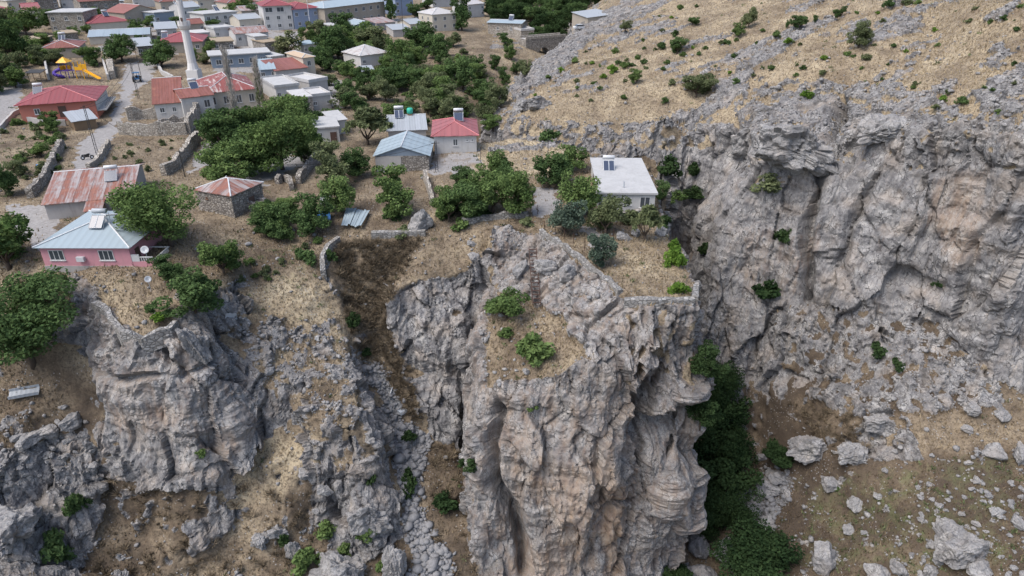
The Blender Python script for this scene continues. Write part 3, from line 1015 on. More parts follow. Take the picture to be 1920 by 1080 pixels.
def roof_planes(kind, W, D, h, pitch, ov, rf=.5):
    """list of (polygon, strip axis) in house coordinates plus the ridge lines"""
    x0, x1, y0, y1 = -W/2 - ov, W/2 + ov, -D/2 - ov, D/2 + ov
    V3 = Vector
    e = h - pitch * ov * .6
    if kind == 'hip':
        if x1 - x0 >= y1 - y0:
            k = (y1 - y0) / 2
            z = e + pitch * k
            r0, r1 = V3((x0 + k, 0, z)), V3((x1 - k, 0, z))
        else:
            k = (x1 - x0) / 2
            z = e + pitch * k
            r0, r1 = V3((0, y0 + k, z)), V3((0, y1 - k, z))
        a, b, c, d = V3((x0,y0,e)), V3((x1,y0,e)), V3((x1,y1,e)), V3((x0,y1,e))
        if x1 - x0 >= y1 - y0:
            pl = [([a,b,r1,r0],0), ([b,c,r1],1), ([c,d,r0,r1],0), ([d,a,r0],1)]
            rl = [(a,r0),(d,r0),(b,r1),(c,r1),(r0,r1)]
        else:
            pl = [([a,b,r0],0), ([b,c,r1,r0],1), ([c,d,r1],0), ([d,a,r0,r1],1)]
            rl = [(a,r0),(b,r0),(c,r1),(d,r1),(r0,r1)]
        return pl, rl
    if kind == 'gable':
        yr = y0 + (y1 - y0) * rf
        z = e + pitch * (yr - y0)
        zb = z - pitch * (y1 - yr)
        r0, r1 = V3((x0,yr,z)), V3((x1,yr,z))
        return [([V3((x0,y0,e)),V3((x1,y0,e)),r1,r0],0), ([V3((x1,y1,zb)),V3((x0,y1,zb)),r0,r1],0)], [(r0,r1)]
    if kind == 'gable_y':
        z = e + pitch * (x1 - x0) / 2
        r0, r1 = V3((0,y0,z)), V3((0,y1,z))
        return [([V3((x0,y0,e)),r0,r1,V3((x0,y1,e))],1), ([r0,V3((x1,y0,e)),V3((x1,y1,e)),r1],1)], [(r0,r1)]
    if kind == 'shed':
        z = e + pitch * (y1 - y0)
        return [([V3((x0,y0,e)),V3((x1,y0,e)),V3((x1,y1,z)),V3((x0,y1,z))],0)], []
    z = h
    return [([V3((x0,y0,z)),V3((x1,y0,z)),V3((x1,y1,z)),V3((x0,y1,z))],0)], []

def add_window(root, face, u, z, w, h, W, D, bars=2, mat='frame', name='window'):
    """a framed window, proud of the wall, with its pane as a sub-part"""
    m, p = MB(), MB()
    f = .09
    m.box(-w/2, w/2, -.06, .0, 0, f).box(-w/2, w/2, -.06, .0, h - f, h)
    m.box(-w/2, -w/2 + f, -.06, .0, f, h - f).box(w/2 - f, w/2, -.06, .0, f, h - f)
    for k in range(1, bars):
        x = -w/2 + w * k / bars
        m.box(x - .04, x + .04, -.058, .0, f, h - f)
    m.box(-w/2 - .1, w/2 + .1, -.13, .0, -.09, -.002)
    p.box(-w/2 + f, w/2 - f, -.03, -.002, f, h - f)
    if face == 'F': loc, rz = ((u - .5) * W, -D/2, z), 0
    elif face == 'R': loc, rz = (W/2, (u - .5) * D, z), math.pi/2
    elif face == 'L': loc, rz = (-W/2, (.5 - u) * D, z), -math.pi/2
    else: loc, rz = ((.5 - u) * W, D/2, z), math.pi
    o = m.build(name, M[mat], root, loc, rz)
    p.build('pane', M['glass'], o)
    return o

def add_door(root, face, u, z, w, h, W, D, mat='door'):
    m = MB().box(-w/2, w/2, -.05, 0, 0, h).box(-w/2 - .08, -w/2 - .002, -.08, 0, 0, h + .08).box(w/2 + .002, w/2 + .08, -.08, 0, 0, h + .08)
    hd = MB().box(w/2 - .16, w/2 - .08, -.11, -.052, h * .45, h * .5)
    if face == 'F': loc, rz = ((u - .5) * W, -D/2, z), 0
    elif face == 'R': loc, rz = (W/2, (u - .5) * D, z), math.pi/2
    else: loc, rz = (-W/2, (.5 - u) * D, z), -math.pi/2
    o = m.build('door', M[mat], root, loc, rz)
    hd.build('handle', M['cap'], o)
    return o

def house(label, A, B, depth, h, roof=('hip', .35, .35), wall='white', rmat='sheet_red', wins=(), doors=(), strips=0.0,
          cat='house', group=None, rf=.5, rot=None, name='house', cap='cap', plinth=None, gable_mat=None, parapet=0, chimney=False):
    a, b = pick(*A), pick(*B)
    d = Vector((b.x - a.x, b.y - a.y, 0))
    W = d.length
    rz = math.atan2(d.y, d.x)
    if rot is not None:
        mid = (a + b) / 2
        d = Vector((math.cos(rot), math.sin(rot), 0)) * W
        rz = rot
    z0 = (a.z + b.z) / 2
    nrm = Vector((-d.y, d.x, 0)).normalized()
    c = (a + b) / 2 + nrm * depth / 2
    root = empty(name, (c.x, c.y, z0), rz)
    tag(root, label, cat, group)
    D = depth
    kind, pitch, ov = roof
    planes, ridges = roof_planes(kind, W, D, h, pitch, ov, rf)
    wm = MB().box(-W/2, W/2, -D/2, D/2, -2.6, h - .02)
    wo = wm.build('wall', M[wall], root)
    if plinth:
        MB().box(-W/2 - .06, W/2 + .06, -D/2 - .06, D/2 + .06, -2.7, .35).build('plinth', M[plinth], root)
    if kind in ('gable', 'gable_y', 'shed'):
        gms = []
        e = h - pitch * ov * .6
        if kind == 'gable':
            yr = -D/2 - ov + (D + 2 * ov) * rf
            zr = e + pitch * (yr + D/2 + ov) - .03
            zb = zr - pitch * (D/2 - yr)
            for sx in (-1, 1):
                gms.append(MB().prism([(sx * W/2, -D/2, h - .03), (sx * W/2, D/2, h - .03), (sx * W/2, D/2, max(zb, h - .02)), (sx * W/2, yr, zr)], (-sx * .2, 0, 0)))
        elif kind == 'gable_y':
            zr = e + pitch * (W/2 + ov) - .03
            for sy in (-1, 1):
                gms.append(MB().prism([(-W/2, sy * D/2, h - .03), (W/2, sy * D/2, h - .03), (0, sy * D/2, zr)], (0, -sy * .2, 0)))
        else:
            zr = e + pitch * (D + ov) - .03
            for sx in (-1, 1):
                gms.append(MB().prism([(sx * W/2, -D/2, h - .03), (sx * W/2, D/2, h - .03), (sx * W/2, D/2, zr)], (-sx * .2, 0, 0)))
            gms.append(MB().box(-W/2, W/2, D/2 - .2, D/2 - .003, h - .03, zr))
        for gm in gms:
            gm.build('gable', M[gable_mat or wall], root)
    th = .28 if kind == 'flat' else .05
    if kind == 'flat':
        rm = MB().prism(planes[0][0], (0, 0, th))
        if parapet:
            x0, x1, y0, y1 = -W/2 - ov, W/2 + ov, -D/2 - ov, D/2 + ov
            q = .2
            for bx in ((x0, x1, y0, y0 + q), (x0, x1, y1 - q, y1), (x0, x0 + q, y0 + q + .002, y1 - q - .002), (x1 - q, x1, y0 + q + .002, y1 - q - .002)):
                rm.box(bx[0], bx[1], bx[2], bx[3], h + th - .002, h + th + parapet)
        ro = rm.build('roof', M[rmat], root)
    else:
        rm = MB()
        for poly, ax in planes:
            rm.prism(poly, (0, 0, th))
        ro = rm.build('roof', M[rmat], root)
        if strips:
            rnd = random.Random(len(label))
            for poly, ax in planes:
                lo = min(p[ax] for p in poly)
                hi = max(p[ax] for p in poly)
                n = max(2, int(round((hi - lo) / strips)))
                for k in range(n):
                    q = clip_poly([Vector(p) for p in poly], ax, lo + (hi - lo) * k / n + .012, lo + (hi - lo) * (k + 1) / n - .012)
                    if len(q) >= 3:
                        lift = th + .004 + (.035 if k % 2 else 0.0) + rnd.uniform(0, .02)
                        mt = rmat
                        if rmat == 'sheet_rust' and ax == 1: mt = 'sheet_rust_y'
                        MB().prism([p + Vector((0, 0, lift)) for p in q], (0, 0, .022)).build('roof_sheet', M[mt], ro)
        cm = MB()
        for p, q in ridges:
            cm.tube(p + Vector((0, 0, th + .05)), q + Vector((0, 0, th + .05)), .11, n=6)
        if ridges:
            cm.build('ridge_cap', M[cap], root)
    if chimney:
        MB().box(-.35, .35, -.3, .3, h, h + 1.6).box(-.45, .45, -.4, .4, h + 1.6, h + 1.75).build('chimney', M['grey'], root, (W * .2, D * .1, 0))
    for w in wins:
        face, u, z, ww, wh = w[:5]
        add_window(root, face, u, z, ww, wh, W, D, w[5] if len(w) > 5 else 2, w[6] if len(w) > 6 else 'frame')
    for w in doors:
        add_door(root, *w[:5], W, D, *(w[5:6] or ('door',)))
    root['_w'], root['_d'] = W, D
    def roof_z(x, y):
        x0, x1, y0, y1 = -W/2 - ov, W/2 + ov, -D/2 - ov, D/2 + ov
        e = h - pitch * ov * .6
        if kind == 'hip': return e + pitch * min(x - x0, x1 - x, y - y0, y1 - y) + .05
        if kind == 'gable':
            yr = y0 + (y1 - y0) * rf
            return e + pitch * min(y - y0, 2 * yr - y0 - y) + .05
        if kind == 'gable_y': return e + pitch * min(x - x0, x1 - x) + .05
        if kind == 'shed': return e + pitch * (y - y0) + .05
        return h + th
    return root, W, D, roof_z

def on_house(hs, x, y, dz=0.0):
    root, W, D, rz = hs
    c, s = math.cos(root.rotation_euler.z), math.sin(root.rotation_euler.z)
    lx, ly = x * W, y * D
    return Vector((root.location.x + c * lx - s * ly, root.location.y + s * lx + c * ly, root.location.z + rz(lx, ly) + dz))

def rows(n, z, w, h, face='F', lo=.12, hi=.88, bars=2):
    return [(face, lo + (hi - lo) * (k / (n - 1) if n > 1 else .5), z, w, h, bars) for k in range(n)]

def heater(hs, x, y, label, panels=2, tank='white_metal', rz=None):
    p = on_house(hs, x, y)
    root = empty('solar_water_heater', p, hs[0].rotation_euler.z if rz is None else rz)
    tag(root, label, 'water heater', 'solar water heaters on the roofs')
    st = MB()
    for sx in (-1, 1):
        st.tube((sx * .9, -1.0, -.25), (sx * .9, .55, 1.25), .035, n=4)
        st.tube((sx * .9, .55, -.25), (sx * .9, .55, 1.35), .035, n=4)
        st.tube((sx * .9, 1.1, -.25), (sx * .9, 1.1, 1.35), .035, n=4)
    st.tube((-.9, .55, .1), (.9, .55, .1), .03, n=4).tube((-.9, .8, 1.33), (.9, .8, 1.33), .035, n=4)
    st.build('stand', M['white_metal'], root)
    for k in range(panels):
        pw = 1.75 / panels
        cx = -.9 + pw * (k + .5)
        pm = MB().prism([(cx - pw/2 + .03, -1.1, .02), (cx + pw/2 - .03, -1.1, .02), (cx + pw/2 - .03, .35, 1.2), (cx - pw/2 + .03, .35, 1.2)], (0, .05, -.07))
        pn = pm.build('panel', M['collector'], root)
        fr = MB()
        c = [Vector((cx - pw/2 + .03, -1.1, .02)), Vector((cx + pw/2 - .03, -1.1, .02)), Vector((cx + pw/2 - .03, .35, 1.2)), Vector((cx - pw/2 + .03, .35, 1.2))]
        for i in range(4):
            fr.tube(c[i], c[(i + 1) % 4], .035, n=4)
        fr.build('panel_frame', M['tank_grey'], pn)
    tm = MB()
    n = 12
    prof = [(-.95, .18), (-.9, .30), (.9, .30), (.95, .18)]
    vs, fs = [], []
    for xx, r in prof:
        for k in range(n):
            t = 2 * math.pi * k / n
            vs.append((xx, .8 + r * math.cos(t), 1.68 + r * math.sin(t)))
    for i in range(3):
        for k in range(n):
            fs.append((i*n+k, (i+1)*n+k, (i+1)*n+(k+1) % n, i*n+(k+1) % n))
    fs += [tuple(range(n)), tuple(3*n + k for k in range(n - 1, -1, -1))]
    tm.add(vs, fs).build('tank', M[tank], root, smooth_shade=True)
    return root

def dish(p, label, size=.45, rz=0.0, mast=1.0):
    root = empty('satellite_dish', p, rz)
    tag(root, label, 'satellite dish', 'satellite dishes')
    prof = [(0.02, 0), (.5 * size, .04), (.8 * size, .11), (size, .19), (size * .97, .20), (.5 * size, .06), (.02, .02)]
    m = MB().lathe(prof, 14)
    R = Matrix.Rotation(math.radians(62), 4, 'X')
    m.v = [tuple(R @ Vector(v) + Vector((0, -.05, mast))) for v in m.v]
    m.build('reflector', M['white_metal'], root, smooth_shade=True)
    MB().tube((0, 0, -.3), (0, 0, mast), .035).build('mast', M['tank_grey'], root)
    MB().tube((0, -.08, mast - .3), (0, -.62, mast + .28), .02).tube((0, -.60, mast + .26), (0, -.68, mast + .34), .05).build('feed_arm', M['tank_grey'], root)
    return root

# ------------------------------------------------------------------ the houses near the gorge
h_pink = house('pink single storey house with pale blue hipped metal roof on the rock edge', (88,507), (250,499), 12.0, 3.1, ('hip', .28, .5), 'pink', 'sheet_blue',
  wins=[('F', .17, 1.15, 1.9, 1.4, 3), ('F', .73, 1.15, 1.9, 1.4, 3)], plinth='grey')
r, W, D, rz_ = h_pink
MB().box(-.48, .48, -.42, 0, 0, .62).build('air_conditioner', M['white_metal'], r, (-.06 * W, -D/2, 1.1))
MB().box(W/2 + .01, W/2 + 2.7, -D/2 + .2, -D/2 + 4.6, -.1, .12).build('balcony_floor', M['concrete'], r)
MB().box(W/2 + .01, W/2 + 2.7, -D/2 + .05, -D/2 + .2, -.5, .95).build('balcony_wall', M['pink'], r)
rl = MB().box(W/2 + 2.55, W/2 + 2.72, -D/2 + .21, -D/2 + 4.6, .95, 1.08).box(W/2 + 2.55, W/2 + 2.72, -D/2 + .21, -D/2 + 4.6, .122, .22).box(W/2 + .05, W/2 + 2.54, -D/2 + 4.45, -D/2 + 4.6, .95, 1.08)
rl.box(W/2 + .01, W/2 + 1.0, -D/2 + .04, -D/2 + .21, .952, 1.9).box(W/2 + 1.0, W/2 + 2.72, -D/2 + .05, -D/2 + .2, 1.5, 1.6)
bal = rl.build('balustrade', M['frame'], r)
for k in range(12):
    MB().box(-.045, .045, -.045, .045, .222, .948).build('baluster', M['frame'], bal, (W/2 + 2.63, -D/2 + .5 + k * .34, 0))
for k in range(5):
    MB().box(-.045, .045, -.045, .045, .952, 1.498).build('baluster', M['frame'], bal, (W/2 + 1.25 + k * .3, -D/2 + .125, 0))
for q in (.35, 2.4):
    MB().box(-.28, .28, -.25, .25, -3.6, -.12).build('pillar', M['pink'], r, (W/2 + q, -D/2 + .45, 0))
MB().box(W/2 + .002, W/2 + .06, -D/2 + 1.2, -D/2 + 2.2, .13, 2.2).build('door', M['door'], r)
heater(h_pink, .02, -.16, 'twin panel solar water heater on the pale blue roof of the pink house', 2, 'tank_grey')
dish(on_house(h_pink, .5, -.5, -1.6) + Vector((1.9, .3, 0)), 'white satellite dish on the balcony of the pink house', .5, .3, .9)
dish(pick(283,545), 'white satellite dish on a leaning mast on the grass below the pink house', .4, .6, 1.6)

h2 = house('low house with big rusty corrugated roof behind the pink house', (92,412), (252,394), 12.5, 2.3, ('gable', .22, .35), 'grey', 'sheet_rust', strips=1.0, rf=.72, cap='white_metal')
r, W, D, _z = h2
ln = MB().prism([(-.02 * W, -D/2 - 3.0, 1.55), (.2 * W, -D/2 - 3.0, 1.55), (.2 * W, -D/2 - .3, 2.25), (-.02 * W, -D/2 - .3, 2.25)], (0, 0, .06)).build('lean_to_roof', M['sheet_rust'], r)
MB().box(-.0 * W, .18 * W, -D/2 - 2.8, -D/2 - .01, -2.5, 1.5).build('lean_to_wall', M['wood'], r)
heater(h2, .22, -.05, 'water heater with silver panel lying on the rusty roof', 1)

h3 = house('small stone shed with rusty hipped roof beside the tree', (374,394), (441,409), 6.5, 3.4, ('hip', .36, .25), 'stone', 'sheet_rust', strips=.95, cat='shed', name='stone_shed', cap='white_metal',
  wins=[('F', .3, 2.2, .35, .35, 1, 'frame_brown')], doors=[('R', .6, 0, 1.0, 2.0)])
dish(pick(468,366), 'white satellite dish standing right of the small stone shed', .5, .2, 1.0)

h4 = house('coral house with red metal roof beside the village road', (44,230), (186,223), 15.5, 3.9, ('hip', .26, .6), 'orange', 'sheet_red', strips=1.6, cap='cap_red',
  wins=[('F', .22, 1.7, 1.1, 1.2), ('R', .2, 1.6, 1.5, 1.4), ('R', .5, 1.6, 1.5, 1.4), ('R', .8, 1.6, 1.5, 1.4)], doors=[('F', .55, .8, 1.3, 2.3)])
r, W, D, _z = h4
MB().box(W/2 + .004, W/2 + .12, -D/2 + .4, D/2 - .4, 1.4, 3.6).build('white_panel', M['white'], r)
MB().box(W/2 + .01, W/2 + 1.9, -D/2 + .2, D/2 - 1.0, 1.55, 1.75).build('balcony_floor', M['concrete'], r)
rb = MB()
for z in (2.1, 2.5, 2.9):
    rb.tube((W/2 + 1.85, -D/2 + .25, z), (W/2 + 1.85, D/2 - 1.05, z), .03, n=4)
for k in range(8):
    yy = -D/2 + .25 + k * (D - 1.3) / 7
    rb.tube((W/2 + 1.85, yy, 1.75), (W/2 + 1.85, yy, 2.95), .03, n=4)
rb.build('balcony_rail', M['dark_steel'], r)
heater(h4, -.36, .12, 'single panel water heater on the left end of the red roof', 1)
house('lean-to shed with grey blue sheet roof in front of the coral house', (142,246), (184,240), 5.5, 2.0, ('shed', .16, .4), 'wood', 'sheet_grey', strips=1.1, cat='shed', name='shed')

h5a = house('white house with large rust red roof below the minaret', (296,226), (346,222), 13, 3.6, ('gable', .36, .4), 'white', 'sheet_rust_red', strips=1.4, rf=.75, wins=[('F', .25, 1.6, 1.0, 1.1), ('F', .7, 1.6, .8, 1.1)])
h5b = house('whitewashed house with rust red roof and patched sheets beside the stone ruin', (348,224), (406,216), 8, 4.6, ('gable', .28, .35), 'white', 'sheet_rust_red', strips=1.4, wins=[('F', .78, 2.0, 1.3, 1.7)])
heater(h5b, .1, .05, 'water heater on the rust red roof at the foot of the minaret', 1)
h7 = house('mosque hall with patchy red and white tiled hip roof', (392,208), (486,200), 17, 4.2, ('hip', .40, .5), 'cream', 'tile_patch', strips=1.6, cat='mosque', name='mosque_hall', wins=rows(4, 1.3, 1.2, 1.8))

h20 = house('small white flat-roofed house with dark red door below the trees', (594,270), (638,266), 9, 3.0, ('flat', 0, .25), 'white', 'roof_white', wins=[('F', .2, 1.3, .8, .9)], doors=[('F', .75, 0, 1.1, 2.1)])
house('white shed with pale sheet roof tucked beside the willow', (626,254), (652,250), 6, 3.0, ('shed', .1, .3), 'white', 'roof_white', cat='shed', name='shed')
h21 = house('house with patched galvanised sheet roof and green water tank', (730,274), (800,269), 11, 2.9, ('gable', .24, .35), 'grey', 'sheet_grey', strips=1.1, rf=.55)
heater(h21, -.18, .0, 'water heater beside the green plastic tank on the patched grey roof', 2)
p = on_house(h21, .12, .06, .25)
tk = MB().lathe([(.45, 0), (.62, .12), (.62, .95), (.45, 1.1)], 12).build('water_tank', M['tank_green'], None, p, smooth_shade=True)
MB().box(-.5, .5, -.5, .5, -.45, 0).build('stand', M['wood'], tk)
MB().lathe([(.16, 1.1), (.16, 1.18)], 10).build('lid', M['tank_green'], tk)
tag(tk, 'green plastic water tank on the patched grey metal roof', 'water tank')
h22 = house('white house with red hipped roof standing near the dry grass mound', (815,289), (894,285), 11, 3.4, ('hip', .36, .5), 'white', 'sheet_red_pale', strips=1.3, cap='cap_red', wins=[('F', .5, 1.4, .9, 1.3), ('F', .78, 2.2, .45, .4, 1), ('F', .9, 2.2, .45, .4, 1)], chimney=False)
heater(h22, .1, .12, 'water heater on the red roof by the dry grass mound', 1)
h23 = house('barn with pale blue gabled metal roof and stone front', (706,323), (805,319), 10, 2.8, ('gable_y', .34, .35), 'stone', 'sheet_blue', strips=1.2, gable_mat='greyblue', cat='barn', name='barn')
r, W, D, _z = h23
MB().box(-W/2 - .01, -W * .02, -D/2 - .08, -D/2 - .003, -2, 2.7).build('cement_panel', M['grey'], r)

# the white house on the pillar plateau
h24 = house('white flat-roofed house alone on the plateau beside the cliff', (1124,402), (1224,402), 17, 3.2, ('flat', 0, .3), 'white', 'roof_white',
  wins=[('F', .50, 1.5, 1.2, 1.0, 2), ('F', .82, 1.1, 1.5, 1.7, 2, 'frame')], doors=[('L', .3, 0, 1, 2.1)], rot=-.03)
heater(h24, -.22, .16, 'twin panel water heater on the flat white roof by the cliff', 2)
r, W, D, _z = h24
MB().tube((0, 0, 0), (0, 0, .9), .10, n=8).build('flue_pipe', M['tank_grey'], r, (-.05 * W, -.38 * D, 3.55))
MB().box(W * .0, W * .48, -D/2 - 1.3, -D/2 - .07, -3.5, -.1).build('stone_terrace', M['stone'], r)

# ------------------------------------------------------------------ village houses farther off
def vh(*a, **k):
    k.setdefault('group', 'village houses on the slope')
    return house(*a, **k)
v1 = vh('pale block house with white slab roof and blue grey walls left of the bare poplar', (399,128), (508,124), 9, 3.6, ('flat', 0, .6), 'greyblue', 'roof_white', wins=rows(5, 1.1, 1.5, 1.4))
v2 = vh('long low house under a pale blue sheet roof behind the round trees', (170,84), (283,81), 15, 2.6, ('gable', .16, .4), 'cream', 'sheet_blue_rust', strips=2.4, wins=rows(3, 1.0, 1.0, 1.0, lo=.55, hi=.95))
v3 = vh('house with red hipped roof just behind the long pale blue roof', (173,62), (246,56), 13, 3.2, ('hip', .3, .5), 'cream', 'sheet_red', cap='cap_red')
heater(v3, .05, -.1, 'water heater on the red roof behind the long pale blue roof', 1)
v4 = vh('house with rusty brown hipped roof among garden trees at upper left', (82,110), (152,108), 13, 2.9, ('hip', .3, .4), 'beige', 'sheet_rust_red', strips=2.2)
heater(v4, 0.0, .05, 'water heater on the rusty brown roof among the garden trees', 2)
v5 = vh('house with wide red roof directly behind the minaret shaft', (300,101), (382,98), 14, 3.4, ('hip', .3, .5), 'beige', 'sheet_red', cap='cap_red', wins=rows(2, 1.2, 1.2, 1.2))
heater(v5, -.42, .1, 'water heater on the left end of the red roof behind the minaret', 1)
v6 = vh('white three storey building with red roof and open top floor', (499,57), (552,55), 13, 8.6, ('hip', .32, .6), 'white', 'sheet_red', cap='cap_red', wins=rows(3, .8, 1.3, 1.4) + rows(3, 3.6, 1.3, 1.4) + [('F', .2, 6.3, 2.6, 1.7, 2, 'frame'), ('F', .6, 6.3, 2.6, 1.7, 2, 'frame')])
v7 = vh('light blue three storey house under the red roof', (554,55), (600,51), 13, 7.2, ('hip', .32, .6), 'blue', 'sheet_red', cap='cap_red', wins=rows(3, 4.6, 1.2, 1.3) + rows(2, 1.2, 1.2, 1.3, lo=.2, hi=.9), doors=[('F', .5, .2, 1.3, 2.3)])
v8 = vh('long beige school-like building with pale blue roof', (612,53), (723,37), 14, 7.4, ('hip', .22, .7), 'beige', 'sheet_blue', wins=rows(7, 4.6, 1.5, 1.5) + rows(7, 1.2, 1.3, 1.3))
v9 = vh('cream two storey house with rust roof at the ravine edge', (812,59), (857,57), 11, 6.4, ('hip', .32, .3), 'cream', 'sheet_patch', wins=rows(3, 4.0, 1.2, 1.4) + rows(3, 1.2, 1.2, 1.3) + [('L', .3, 4.0, 1.1, 1.3), ('L', .7, 4.0, 1.1, 1.3)])
v9b = vh('small rust-roofed wing left of the cream two storey house', (793,50), (812,50), 7, 3.4, ('gable', .3, .3), 'cream', 'sheet_rust_red')
v10 = vh('white house with pale sheet roof beside tall dark trees at the top', (878,33), (908,31), 11, 5.6, ('gable', .2, .4), 'white', 'sheet_patch', wins=rows(2, 3.4, 1.1, 1.2) + rows(2, .9, 1.1, 1.2))
v11 = vh('stone house with pale blue flat roof above the bridge', (915,63), (977,75), 10, 5.2, ('gable', .12, .5), 'stone_pale', 'sheet_blue', wins=[('F', .7, 2.6, .8, 1.2), ('F', .3, 2.6, .9, 1.1)])
heater(v11, .1, 0, 'water heater on the pale roof of the stone house above the bridge', 1)
v12 = vh('flat stone annex between the stone house and the bridge', (977,82), (1001,81), 8, 4.8, ('flat', 0, .1), 'stone_pale', 'roof_grey', parapet=.5)
v13 = vh('white cottage with rust streaked hip roof among the ravine trees', (678,129), (729,123), 10, 3.9, ('hip', .42, .4), 'white', 'sheet_patch', strips=1.5, wins=rows(2, 1.5, 1.0, 1.0))
vh('little stone shed below the white cottage in the trees', (681,152), (703,151), 5, 2.7, ('shed', .12, .3), 'stone', 'sheet_grey', cat='shed', name='shed')
v14 = vh('small white house with pale blue roof beside the blossoming tree', (572,105), (598,103), 8, 3.4, ('flat', 0, .35), 'white', 'sheet_blue', wins=rows(2, 1.4, 1.0, 1.0))
v15 = vh('shed with broad rust red sheet roof in front of the tan tiled house', (519,151), (578,146), 10, 2.7, ('shed', .14, .35), 'grey', 'sheet_rust_red', strips=1.6)
v16 = vh('cream house with tan tiled hip roof behind the rust red shed', (572,142), (593,140), 11, 5.0, ('hip', .35, .35), 'cream', 'tile_tan', wins=[('F', .5, 2.6, 1.1, 1.4)])
v17 = vh('white house with flat pale roof stepping down toward the trees', (521,194), (563,190), 13, 3.8, ('flat', 0, .3), 'white', 'roof_white', wins=rows(2, 1.6, .9, 1.0), parapet=.35)
vh('grey flat-roofed house behind the stepped white roofs', (583,182), (617,177), 10, 3.6, ('flat', 0, .15), 'concrete', 'roof_grey', parapet=.5)
vh('low concrete house with pink-edged terrace roof', (589,207), (622,204), 8, 3.2, ('flat', 0, .15), 'concrete', 'roof_grey', parapet=.4, wins=rows(2, 1.2, .9, .9))
vh('stone walled store at the lower end of the stepped roofs', (561,220), (590,217), 9, 4.2, ('flat', 0, .1), 'stone', 'roof_grey')
# crowded roofs at the upper left
vh('house with pink red roof at the far left edge', (-18,42), (26,38), 12, 4.2, ('hip', .3, .5), 'cream', 'sheet_red_pale', cap='cap_red')
vh('narrow house with faded red gable in the upper left trees', (52,42), (82,40), 10, 4.6, ('gable', .34, .4), 'cream', 'sheet_red_pale', cap='cap_red')
vh('tall stone house with white slab roof above the rusty roof', (98,60), (164,60), 13, 6.4, ('flat', 0, .4), 'stone_pale', 'roof_white', wins=rows(3, 3.8, 1.2, 1.3) + rows(3, .8, 1.1, 1.2))
vh('stone house with dark rust roof at the top left', (156,30), (229,25), 11, 5.4, ('gable', .26, .4), 'stone', 'sheet_rust_red', wins=rows(4, 2.8, 1.1, 1.3))
v20 = vh('beige house with maroon gabled roof left of the minaret top', (238,47), (298,40), 12, 4.2, ('gable_y', .34, .5), 'beige', 'sheet_rust_red', wins=rows(2, 1.6, 1.0, 1.1))
vh('blue grey cube house close left of the minaret balcony', (294,47), (330,43), 9, 4.2, ('flat', 0, .3), 'greyblue', 'roof_white', wins=rows(2, 1.4, 1.2, 1.2))
v22 = vh('white house with ribbed grey roof right of the minaret top', (346,41), (379,38), 11, 5.2, ('gable', .28, .4), 'white', 'sheet_grey', wins=rows(2, 2.6, 1.2, 1.3))
v23 = vh('bright white house with white slab roof right of the minaret', (387,54), (448,48), 11, 5.0, ('flat', 0, .5), 'white', 'roof_white', wins=rows(4, 2.8, 1.3, 1.3) + rows(4, .5, 1.2, 1.2))
heater(v23, .2, .2, 'water heater on the bright white house right of the minaret', 2)
vh('low grey house beside the minaret balcony', (356,82), (396,79), 9, 3.0, ('flat', 0, .2), 'grey', 'roof_grey', wins=rows(2, 1.0, 1.0, 1.0))
vh('white cube house below the bright white house', (406,77), (441,74), 9, 3.8, ('flat', 0, .3), 'white', 'roof_white', wins=rows(2, 1.6, 1.1, 1.1), parapet=.3)
vh('white house with brown patched roof right of the cube house', (445,87), (506,83), 11, 4.0, ('gable', .24, .4), 'white', 'sheet_rust', wins=rows(3, 1.7, 1.1, 1.2))
vh('house with broad grey sheet roof at the top edge', (374,20), (426,17), 12, 4.4, ('hip', .25, .5), 'cream', 'sheet_grey', wins=rows(2, 2.0, 1.1, 1.2))
vh('pale house with maroon roof at the top edge right of the minaret', (430,24), (486,20), 12, 4.0, ('hip', .25, .5), 'cream', 'sheet_rust_red')
vh('tiny white house left of the blossoming tree', (482,94), (504,92), 8, 4.0, ('flat', 0, .3), 'white', 'roof_white', wins=rows(2, 1.6, .9, 1.1))
vh('grey white tower house beyond the long beige building', (743,30), (776,28), 10, 7.0, ('flat', 0, .3), 'blue', 'roof_white', wins=rows(2, 4.4, 1.2, 1.3) + rows(2, 1.4, 1.2, 1.3))
vh('small house with pale blue gable below the long beige building', (666,64), (705,61), 9, 3.0, ('gable_y', .3, .4), 'greyblue', 'sheet_blue', wins=rows(1, 1.0, 1.2, 1.1))
vh('low shack with brown rust roof below the long beige building', (707,58), (742,55), 8, 2.8, ('shed', .14, .3), 'grey', 'sheet_rust', cat='shed', name='shed')
vh('tin roofed shack beside the lane to the cream house', (738,70), (770,68), 8, 2.6, ('shed', .12, .3), 'grey', 'sheet_grey', cat='shed', name='shed')
vh('earth roofed hut above the garden trees on the left', (118,82), (150,80), 8, 3.0, ('flat', 0, .3), 'stone', 'mud', cat='hut', name='hut')
vh('earth roofed house left of the blossoming tree', (500,100), (530,97), 9, 3.2, ('flat', 0, .3), 'stone', 'mud', cat='hut', name='hut')
vh('stone house with plank roof tucked under the far rocky hill edge', (1072,56), (1102,44), 8, 3.6, ('shed', .1, .4), 'beige', 'sheet_grey')
vh('white house at the very top beyond the wood', (620+445,6), (1105,4), 12, 4.0, ('hip', .25, .4), 'white', 'roof_white')

